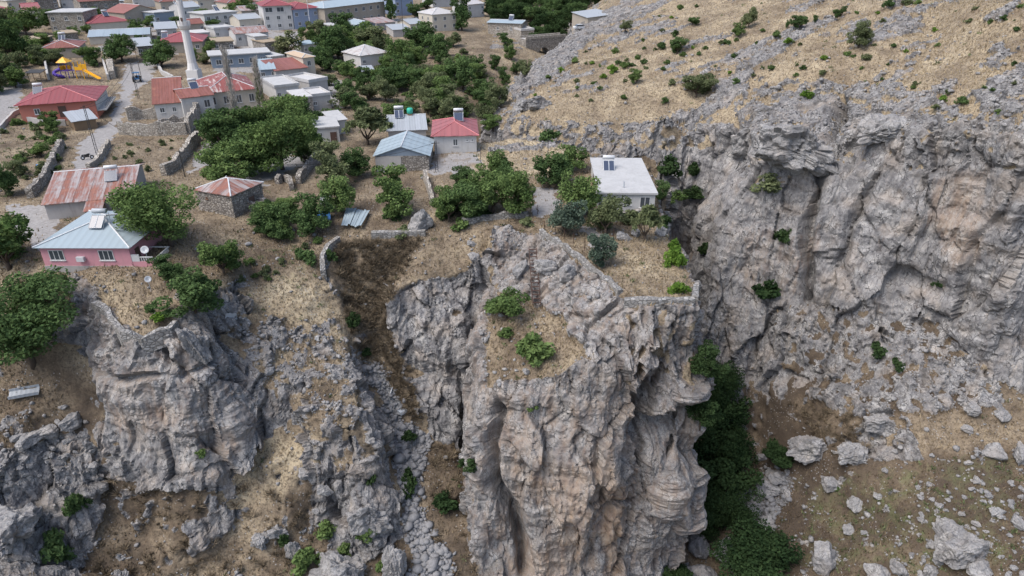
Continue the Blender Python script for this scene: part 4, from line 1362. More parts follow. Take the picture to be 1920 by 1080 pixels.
XH = [('pale house with grey slab roof at the top left corner', (20,26), (56,24), 'cream', 'roof_grey', 'flat', 5),
 ('rust-roofed house behind the narrow faded red gable', (70,20), (112,18), 'stone', 'sheet_rust', 'gable', 4.5),
 ('whitish house with maroon roof along the top left edge', (118,16), (156,14), 'white', 'sheet_rust_red', 'hip', 4),
 ('grey house with sheet roof left of the beige maroon-roofed house', (196,22), (236,20), 'grey', 'sheet_grey', 'gable', 4),
 ('white house on the top edge left of the minaret spire', (252,14), (300,12), 'white', 'roof_white', 'flat', 4.5),
 ('dark red roofed house on the top edge at the minaret spire', (304,22), (340,20), 'beige', 'sheet_rust_red', 'hip', 4),
 ('grey shed with sheet roof below the blue grey cube house', (296,72), (334,70), 'grey', 'sheet_grey', 'shed', 3),
 ('small maroon roofed house between cube house and white houses', (352,62), (384,60), 'beige', 'sheet_rust_red', 'gable', 3),
 ('cream house with grey roof right of the bright white house', (452,58), (492,55), 'cream', 'sheet_grey', 'gable', 4),
 ('brown roofed house below the dark trees left of the white building', (456,40), (494,38), 'beige', 'sheet_rust', 'gable', 4),
 ('long stone house with brown roof left of the pale slab house', (404,98), (440,96), 'stone', 'mud', 'flat', 3),
 ('white annex with slab roof right of the pale slab house', (512,128), (534,126), 'white', 'roof_white', 'flat', 3.2),
 ('blue sheet roofed annex left of the broad rust red shed', (492,150), (518,149), 'greyblue', 'sheet_blue', 'shed', 2.8),
 ('stone store with earth roof left of the house with rusty brown roof', (40,96), (76,96), 'stone', 'mud', 'flat', 3),
 ('tin roofed store behind the tractor road', (262,106), (292,104), 'stone', 'sheet_grey', 'shed', 3),
 ('white house with slab roof between the long beige building and the lane', (628,66), (662,63), 'white', 'roof_white', 'flat', 3),
 ('grey roofed house at the lane bend by the tall pole', (770,60), (794,59), 'cream', 'sheet_grey', 'gable', 3),
 ('white roofed house at the top right of the village lane', (812,14), (852,12), 'white', 'roof_white', 'flat', 4),
 ('rust roofed house at the top of the lane beside the tower house', (690,28), (738,24), 'beige', 'sheet_rust', 'hip', 4)]
for lb, a_, b_, wl, rf_, kd, hh_ in XH:
    vh(lb, a_, b_, 10, hh_, (kd, {'flat': 0, 'hip': .28, 'gable': .25, 'shed': .12}[kd], .4), wl, rf_, wins=rows(2, 1.0, 1.1, 1.1) + (rows(2, 3.0, 1.1, 1.1) if hh_ > 4.2 else []))

# ------------------------------------------------------------------ minaret
p = pick(367,152)
mn = empty('minaret', p)
mn.scale = (.74, .74, .90)
tag(mn, 'slender white stone minaret with balcony rising among the houses', 'minaret')
MB().box(-2.0, 2.0, -2.0, 2.0, -1.5, 3.4).build('base', M['minaret'], mn)
MB().lathe([(2.0, 3.4), (1.55, 5.2), (1.52, 5.3), (1.32, 14.4), (1.5, 14.6)], 12).build('shaft', M['minaret'], mn)
b = MB().lathe([(1.5, 14.6), (1.75, 14.9), (1.95, 15.3), (2.15, 15.6), (2.15, 15.75)], 16).build('balcony', M['minaret'], mn)
for k in range(12):
    t = 2 * math.pi * k / 12
    MB().box(-.47, .47, -.06, .06, 15.752, 16.85).build('parapet_panel', M['minaret'], b, (2.03 * math.cos(t), 2.03 * math.sin(t), 0), t + math.pi/2)
MB().lathe([(1.12, 15.75), (1.05, 22.5), (1.3, 22.8), (1.3, 23.0)], 12).build('upper_shaft', M['minaret'], mn)
MB().box(-.38, .38, -1.16, -.9, 15.8, 17.8).build('door', M['door'], mn)
MB().lathe([(1.35, 23.0), (.05, 29.0)], 12).build('spire', M['tank_grey'], mn)
MB().tube((0, 0, 29.0), (0, 0, 30.4), .08).build('finial', M['cap'], mn)
for sx in (-1, 1):
    MB().lathe([(.06, 0), (.34, .7)], 10).build('loudspeaker', M['white_metal'], mn, (sx * 1.15, -1.3, 21.6))

# ------------------------------------------------------------------ stone walls: a run of masonry following the ground
def wall_run(label, pts, h, th=.6, mat='stone', name='stone_wall', jag=.25, cat='wall', step=1.0, base=1.5, cap=None, seed=1, group=None):
    P = [pick(*q) for q in pts]
    L = []
    for a, b in zip(P[:-1], P[1:]):
        n = max(1, int((b - a).length / step))
        for k in range(n):
            L.append(a.lerp(b, k / n))
    L.append(P[-1])
    rnd = random.Random(seed + len(label))
    c = L[len(L) // 2]
    vs, fs = [], []
    for i, q in enumerate(L):
        t = (L[min(i + 1, len(L) - 1)] - L[max(i - 1, 0)])
        nn = Vector((-t.y, t.x, 0)).normalized()
        gz = q.z
        top = gz + h * (1 + rnd.uniform(-jag, jag))
        w = th / 2 * rnd.uniform(.78, 1.2)
        for sgn, z, ww in ((-1, gz - base, 1.15), (-1, top, .92), (1, top + rnd.uniform(-.05, .05), .92), (1, gz - base, 1.15)):
            v = q + nn * (sgn * w * ww)
            vs.append((v.x - c.x, v.y - c.y, z - c.z))
    for i in range(len(L) - 1):
        o = 4 * i
        fs += [(o, o + 4, o + 5, o + 1), (o + 1, o + 5, o + 6, o + 2), (o + 2, o + 6, o + 7, o + 3)]
    fs += [(0, 1, 2, 3), tuple(4 * (len(L) - 1) + k for k in (3, 2, 1, 0))]
    m = MB().add(vs, fs)
    o = m.build(name, M[mat], None, c)
    return tag(o, label, cat, group, 'thing')

wall_run('low capped parapet wall along the front edge of the pillar meadow', [(1170,569),(1235,570),(1300,570)], .75, .9, 'stone_cap', 'parapet_wall', .16)
wall_run('capped parapet wall running diagonally along the ladder rocks', [(1014,440),(1060,468),(1105,505),(1163,552)], .7, .8, 'stone_cap', 'parapet_wall', .35)
wall_run('short parapet on the right corner of the pillar meadow', [(1302,566),(1304,545)], .8, .7, 'stone_cap', 'parapet_wall', .1)
wall_run('cement capped wall around the grassy bastion terrace', [(180,575),(204,588),(208,602),(224,618),(232,630),(268,640),(318,622),(330,608)], .7, .8, 'stone_cap', 'parapet_wall', .35)
wall_run('pale parapet path along the rim behind the pillar rocks', [(868,422),(900,413),(945,409),(990,407)], .8, 1.0, 'stone_cap', 'parapet_wall', .35)
wall_run('straight low wall across the head of the brown gully', [(697,444),(745,443),(798,441)], .8, .8, 'stone_cap', 'stone_wall', .06)
wall_run('curved mortared wall on the left rim of the gully', [(636,455),(615,470),(605,490),(607,520)], 1.0, .8, 'stone_cap', 'stone_wall', .1)
wall_run('narrow broken wall standing beside the plateau trees', [(797,335),(806,365),(812,388)], 1.6, .6, 'stone_pale', 'stone_wall', .2)
wall_run('stone retaining wall along the right side of the ruin yard', [(372,262),(352,292),(330,318),(308,330)], 2.0, .9, 'stone_pale', 'stone_wall', .2)
wall_run('rough stone wall stepping down beside the road at left', [(118,275),(102,305),(92,330),(75,355),(58,372)], 1.6, .9, 'stone', 'stone_wall', .2)
wall_run('stone wall on the verge between road and dry yard', [(205,272),(190,300),(168,322)], 1.2, .8, 'stone_pale', 'stone_wall', .2)
wall_run('front wall of the roofless stone ruin', [(226,252),(262,254),(300,254),(352,252)], 2.6, .8, 'stone_pale', 'ruin_wall', .18)
wall_run('right hand wall of the roofless stone ruin', [(354,252),(366,236),(376,218)], 3.4, .9, 'stone_pale', 'ruin_wall', .3)
wall_run('rear wall of the roofless stone ruin', [(240,226),(270,222),(300,222)], 2.4, 1.2, 'stone_pale', 'ruin_wall', .35)
wall_run('middle wall of the roofless stone ruin', [(300,240),(330,236),(360,234)], 2.0, .8, 'stone', 'ruin_wall', .3)
wall_run('stone wall beside the sloping lane under the trees', [(606,296),(585,312),(572,330),(560,345)], 1.5, .8, 'stone', 'stone_wall', .25)
wall_run('round stone wall of the lane corner', [(520,345),(532,338),(545,345),(548,358)], 1.2, .7, 'stone', 'stone_wall', .25)
wall_run('playground wall left of the slides', [(92,150),(88,130),(86,115)], 1.5, .5, 'concrete', 'garden_wall', .05)
wall_run('playground wall right of the slides', [(204,150),(198,130),(194,118)], 1.5, .5, 'concrete', 'garden_wall', .05)
wall_run('thick stone pier beside the playground', [(212,148),(208,125)], 2.2, 1.6, 'stone_pale', 'garden_wall', .1)
wall_run('kerbed yard wall curving right of the road top', [(292,118),(305,140),(325,150)], 1.2, .6, 'concrete', 'garden_wall', .1)
wall_run('low wall along the lower edge of the left road', [(0,245),(25,218),(50,205)], .9, .5, 'concrete', 'garden_wall', .08)
wall_run('garden wall in front of the coral house', [(50,228),(90,236),(125,236)], 1.2, .5, 'grey', 'garden_wall', .08)
wall_run('dry stone terrace wall under the stone shed', [(462,372),(480,385),(500,388)], 1.4, .8, 'stone', 'stone_wall', .25)
wall_run('ruined stone corner right of the small stone shed', [(455,392),(478,396),(500,392)], 1.8, .8, 'stone', 'stone_wall', .3)
wall_run('stone terrace wall below the white plateau house', [(1150,412),(1180,408),(1215,404)], 1.0, .8, 'stone', 'stone_wall', .2)

# ------------------------------------------------------------------ bridge
a, b = pick(1004,96), pick(1068,88)
b = Vector((b.x, a.y + 4, a.z))
W = (b - a).length
br = empty('stone_bridge', (a.x, a.y, a.z), math.atan2(b.y - a.y, b.x - a.x))
tag(br, 'old stone arch bridge over the wooded ravine', 'bridge')
m = MB()
n = 14
top = 4.2
cx, R, yb = W * .44, W * .29, -1.6
prev = None
xs = [-4.0] + [cx - R * math.cos(math.pi * k / n) for k in range(n + 1)] + [W + 5.0]
lo = [-9.0] + [yb + 1.15 * R * math.sin(math.pi * k / n) for k in range(n + 1)] + [-9.0]
pts = list(zip(xs, lo))
for (x0, z0), (x1, z1) in zip(pts[:-1], pts[1:]):
    if x1 - x0 < .01: continue
    if x0 == xs[0] or x1 == xs[-1]:
        z0 = z1 = -9.0
    m.prism([(x0, 0, z0), (x1, 0, z1), (x1, 0, top), (x0, 0, top)], (0, 4.5, 0))
m.build('arch', M['stone'], br)
MB().box(-4, W + 5, -.1, .45, top + .002, top + .9).build('parapet', M['stone_pale'], br)
MB().box(-4, W + 5, 4.05, 4.6, top + .002, top + .9).build('parapet', M['stone_pale'], br)
MB().box(-4, W + 5, .452, 4.048, top + .002, top + .12).build('roadway', M['concrete'], br)

# ------------------------------------------------------------------ poles
def lattice_pole(px, py, hpx, label, w=.42):
    p = pick(px, py)
    H = hpx * m_per_px(p) / .92
    root = empty('lattice_pole', p, .2)
    tag(root, label, 'utility pole', 'poles of the village power line')
    for sx in (-1, 1):
        MB().tube((sx * w/2, 0, -.6), (sx * w * .3, 0, H), .055, n=4).build('leg', M['dark_steel'], root)
    rg = MB()
    n = int(H / .75)
    for k in range(n):
        z = .4 + k * .75
        ww = w/2 - w * .2 * z / H
        rg.tube((-ww, 0, z), (ww, 0, z), .03, n=4)
        rg.tube((-ww, 0, z), (ww, 0, z + .7), .022, n=4)
    rg.build('lattice', M['dark_steel'], root)
    MB().tube((-.7, 0, H - .4), (.7, 0, H - .4), .05, n=4).build('crossarm', M['dark_steel'], root)
    return root
def post(px, py, hpx, label, r=.09, name='post', lamp=False, mat='dark_steel'):
    p = pick(px, py)
    H = hpx * m_per_px(p) / .92
    root = empty(name, p)
    tag(root, label, 'pole')
    MB().tube((0, 0, -.6), (0, 0, H), r, r * .7, n=6).build('shaft', M[mat], root)
    MB().tube((-.5, 0, H - .25), (.5, 0, H - .25), r * .5, n=4).build('crossarm', M[mat], root)
    if lamp:
        MB().tube((0, 0, H - .1), (.9, -.7, H + .3), .05, n=5).build('arm', M[mat], root)
        MB().box(.75, 1.25, -.95, -.65, H + .24, H + .36).build('lamp_head', M['white_metal'], root)
    return root
lattice_pole(183, 290, 84, 'dark lattice power pole on the road bend below the coral house')
lattice_pole(261, 186, 60, 'dark lattice power pole beside the parked blue tractor')
lattice_pole(819, 322, 54, 'dark lattice power pole in front of the white house with red roof', .5)
post(347, 332, 48, 'thin dark pole leaning beside the ruin yard wall')
post(266, 148, 58, 'street lamp pole at the top of the village road', .08, 'street_lamp', True)
post(1027, 300, 36, 'thin pole among the plateau trees')
post(902, 322, 44, 'slim pole on the dry ground beside the plateau trees', .06)
post(757, 70, 62, 'tall pole on the lane at the top of the village', .12)
post(583, 60, 90, 'tall white pole in front of the blue house', .14, mat='white_metal')
for k, (x, y) in enumerate([(1008,402),(1020,432),(1041,440),(1058,447),(1075,456),(1150,448),(1096,470)]):
    o = MB().tube((0, 0, -.3), (0, 0, 1.5), .045, n=5).build('fence_post', M['rust_steel'], None, pick(x, y))
    tag(o, 'thin rusty fence post among the conifers on the plateau', 'fence post', 'fence posts by the plateau conifers')

def cable(label, a, b, sag):
    m = MB()
    n = 14
    pts = [a.lerp(b, k / n) - Vector((0, 0, sag * 4 * (k / n) * (1 - k / n))) for k in range(n + 1)]
    for p_, q_ in zip(pts[:-1], pts[1:]):
        m.tube(p_ - a, q_ - a, .03, n=4)
    return tag(m.build('power_cable', M['black'], None, a), label, 'cable')
def top_of(px_, py_, hpx, dx=0.0):
    p_ = pick(px_, py_)
    return p_ + Vector((dx, 0, hpx * m_per_px(p_) / .92 - .35))
cable('sagging power cable between the two lattice poles on the road', top_of(183, 290, 84, -.6), top_of(261, 186, 60, -.6), 1.6)
cable('second sagging power cable between the road lattice poles', top_of(183, 290, 84, .6), top_of(261, 186, 60, .6), 1.8)
cable('power cable from the road bend pole to the ruin yard pole', top_of(183, 290, 84, .6), top_of(347, 332, 48), 1.5)
cable('power cable from the ruin yard pole toward the pole by the red-roofed white house', top_of(347, 332, 48), top_of(819, 322, 54), 3.0)

# ------------------------------------------------------------------ ladder on the pillar rocks
a, b = pick(1006,572), pick(998,482)
root = empty('iron_ladder', a)
tag(root, 'rusty iron ladder climbing the rocks of the pillar', 'ladder')
up = (b - a) + Vector((0, 0, 1.3))
side = Vector((1, 0, 0))
off = Vector((0, -.5, .35))
for s in (-.5, .5):
    MB().tube(side * s + off, up + side * s + off, .055, n=5).build('rail', M['rust_steel'], root)
n = 15
for k in range(n):
    q = up * ((k + .5) / n) + off
    MB().box(-.5, .5, -.09, .09, -.03, .03).build('rung', M['rust_steel'], root, q)

# ------------------------------------------------------------------ small things in the village
# playground
p = pick(142,146)
root = empty('playground_slide', p)
tag(root, 'yellow and purple playground slide tower in the walled yard', 'playground')
sl = lambda a, b, w, mat, nm: MB().prism([(a[0] - w, a[1], a[2]), (a[0] + w, a[1], a[2]), (b[0] + w, b[1], b[2]), (b[0] - w, b[1], b[2])], (0, 0, .12)).build(nm, M[mat], root)
for (x, y) in ((-3, -1), (-1, -1), (-3, 1), (-1, 1), (1, -1), (3, -1), (1, 1), (3, 1)):
    MB().tube((x, y, -.5), (x, y, 4.2), .10, n=6).build('post', M['purple'] if x < 0 else M['yellow'], root)
MB().box(-3, -1, -1, 1, 1.9, 2.05).box(1, 3, -1, 1, 1.9, 2.05).box(-1, 1, -.5, .5, 1.9, 2.0).build('platform', M['purple'], root)
MB().prism([(-3.4, -1.4, 4.1), (-.6, -1.4, 4.1), (-2, 0, 5.4)], (0, .08, .05)).prism([(-3.4, 1.4, 4.1), (-.6, 1.4, 4.1), (-2, 0, 5.4)], (0, .08, .05)).prism([(-3.4,-1.4,4.1),(-3.4,1.4,4.1),(-2,0,5.4)], (.08,0,.05)).prism([(-.6,-1.4,4.1),(-.6,1.4,4.1),(-2,0,5.4)], (.08,0,.05)).build('roof', M['yellow'], root)
MB().box(-3.05, -2.95, -1, 1, 2.1, 3.1).box(-3, -1, .95, 1.05, 2.1, 3.1).box(1, 3, .95, 1.05, 2.1, 3.4).box(1, 3, -1.05, -.95, 2.1, 3.0).build('side_panel', M['yellow'], root)
m = MB()
prev = None
for k in range(9):
    q = Vector((3 + k * .62, -.4 - k * .28, 2.05 - 1.9 * (k / 8) ** .9))
    if prev is not None:
        m.prism([(prev.x, prev.y - .5, prev.z), (q.x, q.y - .5, q.z), (q.x, q.y + .5, q.z), (prev.x, prev.y + .5, prev.z)], (0, 0, .08))
        for s in (-.55, .5):
            m.prism([(prev.x, prev.y + s, prev.z), (q.x, q.y + s, q.z), (q.x, q.y + s, q.z + .35), (prev.x, prev.y + s, prev.z + .35)], (0, .05, 0))
    prev = q
m.build('slide', M['yellow'], root)
m = MB()
prev = None
for k in range(12):
    t = k * .55
    q = Vector((-3.7 + 1.0 * math.cos(t + 1), -1.0 + 1.0 * math.sin(t + 1), 2.4 - k * .2))
    if prev is not None:
        m.tube(prev, q, .42, n=8)
    prev = q
m.build('spiral_slide', M['purple'], root)

# small shelter by the left road
p = pick(72,152)
root = empty('shelter', p, .1)
tag(root, 'small dark roofed shelter beside the left road', 'shelter')
for sx in (-1, 1):
    for sy in (-1, 1):
        MB().tube((sx * 1.5, sy * 1.2, -.5), (sx * 1.5, sy * 1.2, 2.3), .08).build('post', M['wood'], root)
MB().prism([(-2.0, -1.7, 2.25), (2.0, -1.7, 2.25), (2.0, 1.7, 2.6), (-2.0, 1.7, 2.6)], (0, 0, .1)).build('roof', M['dark_steel'], root)
MB().box(-1.2, 1.2, .6, 1.0, .4, .5).build('bench', M['wood'], root)

def wheel(root, x, y, r, w, name='wheel'):
    m = MB().tube((x, y - w/2, r), (x, y + w/2, r), r, n=14)
    o = m.build(name, M['black'], root)
    MB().tube((x, y - w/2 - .02, r), (x, y + w/2 + .02, r), r * .55, n=10).build('rim', M['white_metal'], o)
    return o
# tractor
p = pick(259,153)
root = empty('tractor', p + Vector((0, 0, .05)), 1.9)
tag(root, 'small blue tractor parked on the road beside the lattice pole', 'tractor')
MB().box(.1, 1.9, -.42, .42, .7, 1.35).box(1.9, 2.0, -.38, .38, .75, 1.28).build('bonnet', M['blue_paint'], root)
MB().box(-1.3, .1, -.75, .75, .7, 1.1).build('body', M['blue_paint'], root)
MB().box(-.9, -.3, -.3, .3, 1.1, 1.25).box(-1.0, -.88, -.3, .3, 1.1, 1.7).build('seat', M['black'], root)
for sx in (-1.2, .0):
    for sy in (-.7, .7):
        MB().tube((sx, sy, 1.1), (sx, sy, 2.35), .04, n=4).build('cab_post', M['dark_steel'], root)
MB().box(-1.35, .15, -.85, .85, 2.35, 2.45).build('cab_roof', M['blue_paint'], root)
for sy in (-.85, .85):
    wheel(root, -.75, sy, .75, .38)
    wheel(root, 1.45, sy * .8, .42, .24)
MB().tube((1.2, .2, 1.35), (1.2, .2, 2.0), .05, n=6).build('exhaust', M['dark_steel'], root)
# motorcycle
p = pick(165,299)
root = empty('motorcycle', p + Vector((0, 0, .03)), .5)
tag(root, 'black motorcycle parked on the road bend', 'motorcycle')
for x in (-.75, .75):
    wheel(root, x, 0, .36, .14)
MB().box(-.45, .35, -.16, .16, .42, .75).build('engine', M['dark_steel'], root)
MB().prism([(-.1, -.17, .75), (.5, -.17, .8), (.42, -.17, 1.05), (-.05, -.17, 1.0)], (0, .34, 0)).build('fuel_tank', M['black'], root)
MB().box(-.85, -.08, -.17, .17, .78, .92).build('seat', M['black'], root)
MB().tube((.75, 0, .36), (.5, 0, 1.15), .05, n=5).tube((.5, -.4, 1.18), (.5, .4, 1.18), .03, n=5).build('handlebar', M['tank_grey'], root)
# car on the far track
p = pick(1088,55)
root = empty('parked_car', p, .35)
tag(root, 'white car parked on the track below the far rocky hill edge', 'car')
MB().prism([(-2.1, -.85, .35), (2.1, -.85, .35), (2.1, -.85, .85), (1.2, -.85, .95), (-1.9, -.85, .95), (-2.1, -.85, .8)], (0, 1.7, 0)).build('body', M['white_metal'], root)
MB().prism([(-1.6, -.76, .952), (1.15, -.76, .952), (.55, -.76, 1.45), (-1.2, -.76, 1.45)], (0, 1.52, 0)).build('cabin', M['glass'], root)
MB().box(-1.15, .5, -.74, .74, 1.452, 1.5).build('roof', M['white_metal'], root)
for x in (-1.3, 1.3):
    for y in (-.8, .8):
        wheel(root, x, y, .32, .2)
# oddments
def sheet(label, poly, mat, name, cat, lift=.25, crumple=.18, n=7, seed=3):
    P = [pick(*q) for q in poly]
    rnd = random.Random(seed)
    c = sum(P, Vector()) / 4
    vs, fs = [], []
    for i in range(n + 1):
        for j in range(n + 1):
            u, v = i / n, j / n
            q = P[0].lerp(P[1], u).lerp(P[3].lerp(P[2], u), v)
            vs.append((q.x - c.x, q.y - c.y, q.z - c.z + lift + rnd.uniform(-crumple, crumple)))
    for i in range(n):
        for j in range(n):
            o = i * (n + 1) + j
            fs.append((o, o + n + 1, o + n + 2, o + 1))
    ob = MB().add(vs, fs).build(name, M[mat], None, c)
    sm = ob.modifiers.new('thickness', 'SOLIDIFY')
    sm.thickness = .05
    return tag(ob, label, cat)
# loose roof sheets lying on the ground beside the blue tarp
P = [pick(*q) for q in ((641,430),(678,434),(694,402),(650,394))]
c = sum(P, Vector()) / 4
root = empty('roof_sheet_pile', c)
tag(root, 'pale blue metal roof sheets laid out flat on the ground', 'metal sheets')
rnd = random.Random(4)
for k in range(9):
    u0, u1 = k / 9, (k + 1) / 9 - .01
    j = rnd.uniform(-.04, .05)
    q = [P[0].lerp(P[1], u0).lerp(P[3].lerp(P[2], u0), j), P[0].lerp(P[1], u1).lerp(P[3].lerp(P[2], u1), j),
         P[0].lerp(P[1], u1).lerp(P[3].lerp(P[2], u1), 1 + j), P[0].lerp(P[1], u0).lerp(P[3].lerp(P[2], u0), 1 - j)]
    dz = rnd.uniform(.5, .75)
    MB().prism([(a.x - c.x, a.y - c.y, c.z * 0 + (a.z - c.z) * .3 + dz) for a in q], (0, 0, .05)).build('metal_sheet', M['sheet_blue'], root)
sheet('crumpled blue tarp under the tree beside the metal sheets', [(592,424),(622,424),(620,404),(596,404)], 'tarp_blue', 'blue_tarp', 'tarp', .9, .3)
sheet('white cover sheet draped behind the blue tarp', [(602,402),(624,402),(618,366),(603,368)], 'roof_white', 'white_tarp', 'tarp', 1.0, .25, seed=5)
sheet('scrap of white plastic lying on the bushy slope right of the bastion', [(423,598),(446,602),(444,592),(424,590)], 'roof_white', 'plastic_scrap', 'rubbish', .2, .2, 5)
sheet('white wall sheet leaning by the rusty roof', [(232,398),(246,395),(250,375),(240,374)], 'roof_white', 'white_sheet', 'sheet', .8, .3, 5, 8)
sheet('white rubbish bag on the slope below the straw patch', [(590,640),(598,641),(598,634),(591,634)], 'roof_white', 'rubbish_bag', 'rubbish', .3, .2, 4, 9)
p = pick(755,775)
root = MB().prism([(-.55, -.4, 0), (.55, -.4, 0), (.55, .4, .05), (-.55, .4, .05)], (0, .1, .45)).build('discarded_fridge', M['tank_grey'], None, p + Vector((0, 0, .1)), .8)
MB().box(-.5, .5, -.44, -.405, .08, .4).build('door', M['frame'], root)
tag(root, 'discarded white fridge lying on the scree', 'fridge')
p = pick(735,732)
o = MB().tube((-.1, -.9, .1), (.1, .9, .35), .09, n=6).build('white_pipe', M['white_metal'], None, p, 0)
tag(o, 'short white pipe lying on the upper scree', 'pipe')
p = pick(47,741)
root = empty('metal_trough', p, .35)
tag(root, 'blue grey metal trough on the dry slope at left', 'trough')
MB().prism([(-1.6, -.5, .1), (1.6, -.5, .1), (1.6, .5, .5), (-1.6, .5, .5)], (0, 0, .06)).build('base', M['sheet_grey'], root)
MB().box(-1.6, 1.6, -.56, -.5, .1, .5).build('side', M['sheet_grey'], root)
MB().box(-1.6, 1.6, .5, .56, .4, .9).build('side', M['sheet_grey'], root)
p = pick(74,318)
root = MB().lathe([(.30, 0), (.33, .05), (.33, .45), (.31, .47), (.33, .5), (.33, .9), (.28, .95)], 12).build('plastic_drum', M['tarp_blue'], None, p, smooth_shade=True)
MB().lathe([(.10, .95), (.10, 1.0)], 8).build('lid', M['white_metal'], root)
tag(root, 'blue plastic drum beside the rough stone wall', 'drum')
p = pick(24,338)
root = empty('plastic_chair', p, .6)
tag(root, 'white plastic chair in the shrubs at the left edge', 'chair')
MB().box(-.28, .28, -.28, .28, .42, .48).build('seat', M['white_metal'], root)
MB().box(-.28, .28, .24, .29, .482, 1.0).build('backrest', M['white_metal'], root)
for sx in (-.24, .24):
    for sy in (-.24, .24):
        MB().tube((sx, sy, 0), (sx, sy, .42), .035, n=5).build('leg', M['white_metal'], root)
dish(pick(1017,352), 'white satellite dish beside the concrete yard on the plateau', .55, .1, 1.4)
dish(pick(204,112), 'large white satellite dish on the pier beside the playground', 1.0, .2, 2.2)
print('buildings', time.time() - T0)

# ------------------------------------------------------------------ vegetation
def leaf_mat(name, dark, light, trans=.25):
    t = NT(name)
    tone = t.attr('tone')
    oi = t.n('ShaderNodeObjectInfo').outputs['Random']
    f = t.math('ADD', t.math('MULTIPLY', tone, .75), t.math('MULTIPLY', oi, .30), True)
    c = t.ramp(f, [(.1, dark), (.9, light)])
    d = t.n('ShaderNodeBsdfDiffuse')
    t.set(d.inputs[0], c)
    tr = t.n('ShaderNodeBsdfTranslucent')
    t.set(tr.inputs[0], c)
    mx = t.n('ShaderNodeMixShader')
    mx.inputs[0].default_value = trans
    t.t.links.new(d.outputs[0], mx.inputs[1])
    t.t.links.new(tr.outputs[0], mx.inputs[2])
    t.t.links.new(mx.outputs[0], t.out.inputs[0])
    return t.m
M['leaf'] = leaf_mat('leaf_green', (.052, .092, .03), (.19, .265, .095))
M['leaf_dark'] = leaf_mat('leaf_dark_green', (.038, .07, .028), (.125, .19, .072))
M['leaf_deep'] = leaf_mat('leaf_deep_green', (.018, .036, .016), (.062, .10, .04))  # deep shade of canyon, wood and gully put into the leaf colour
M['leaf_bright'] = leaf_mat('leaf_bright_green', (.065, .13, .022), (.19, .30, .06))
M['leaf_olive'] = leaf_mat('leaf_olive', (.065, .085, .042), (.20, .23, .115))
M['leaf_blue'] = leaf_mat('leaf_blue_green', (.05, .075, .055), (.155, .205, .15))
M['leaf_pale'] = leaf_mat('leaf_pale_blossom', (.07, .095, .035), (.27, .28, .15))
M['twig_brown'] = leaf_mat('dry_twig', (.10, .08, .058), (.30, .24, .165), .1)
M['straw'] = leaf_mat('dry_straw', (.14, .105, .068), (.48, .39, .255), .2)
M['bark'] = plain('bark', (.085, .065, .05), .9)
M['bark_pale'] = plain('pale_bark', (.40, .365, .325), .9)

def leaf_cloud(centers, radii, nleaf, size, seed, flat=.35, up=.3, elong=1.5):
    """small leaf quads on and in the given clumps -> V, T, tone"""
    r = np.random.RandomState(seed)
    wts = np.array(radii) ** 2
    ci = r.choice(len(centers), nleaf, p=wts / wts.sum())
    d = r.normal(size=(nleaf, 3))
    d /= np.linalg.norm(d, axis=1)[:, None]
    d[:, 2] = d[:, 2] * .85 + .12
    rad = np.array(radii)[ci] * (r.uniform(.25, 1.0, nleaf) ** .45)
    P = np.array(centers)[ci] + d * rad[:, None]
    n = d * flat + r.normal(size=(nleaf, 3)) * .55 + np.array([0, 0, up])
    n /= np.linalg.norm(n, axis=1)[:, None]
    u = np.cross(n, r.normal(size=(nleaf, 3)))
    u /= np.linalg.norm(u, axis=1)[:, None]
    v = np.cross(n, u)
    s = size * r.uniform(.55, 1.35, nleaf)
    a, b = u * (s * elong / 2)[:, None], v * (s / 2)[:, None]
    V = np.stack([P - a, P + b * .9 - a * .1, P + a, P - b * .9 + a * .1], 1).reshape(-1, 3)
    T = np.arange(nleaf * 4).reshape(-1, 4)
    ctone = r.uniform(0, 1, len(centers))
    tone = np.clip(ctone[ci] * .55 + r.uniform(0, .45, nleaf), 0, 1)
    return V, T, np.repeat(tone, 4)

def cloud_mesh(name, V, T, tone, mat):
    me = np_mesh(name, V, T)
    a = me.attributes.new('tone', 'FLOAT', 'POINT')
    a.data.foreach_set('value', np.ascontiguousarray(tone, np.float32))
    if mat is not None:
        me.materials.append(mat)
    return me

def broad_crown(seed, n=26, nleaf=2400, size=.055, low=.03, spread=1.15):
    r = np.random.RandomState(seed)
    C, R = [], []
    lobes = [(r.uniform(-.22, .22) * spread, r.uniform(-.22, .22) * spread, r.uniform(.26, .74), r.uniform(.20, .30)) for _ in range(7)]
    for k in range(n):
        L = lobes[k % len(lobes)]
        d = r.normal(size=3)
        d /= np.linalg.norm(d)
        q = np.array(L[:3]) + d * L[3] * np.array([1.0, 1.0, .95]) * r.uniform(.5, 1.0)
        rr = r.uniform(.09, .17)
        q[2] = np.clip(q[2], low + rr * .4, 1 - rr)
        q[:2] = np.clip(q[:2], -.5 + rr, .5 - rr)
        C.append(q); R.append(rr)
    return leaf_cloud(C, R, nleaf, size, seed + 1)

def cone_crown(seed, nleaf=1800, size=.05):
    r = np.random.RandomState(seed)
    C, R = [], []
    for k in range(34):
        z = .10 + .86 * (k / 34)
        w = .42 * (1 - z) ** .75 + .03
        t = k * 2.4 + r.uniform(-.4, .4)
        C.append((w * .8 * math.cos(t), w * .8 * math.sin(t), z)); R.append(.055 + .10 * (1 - z))
    return leaf_cloud(C, R, nleaf, size, seed + 1, .5, -.1, 2.2)

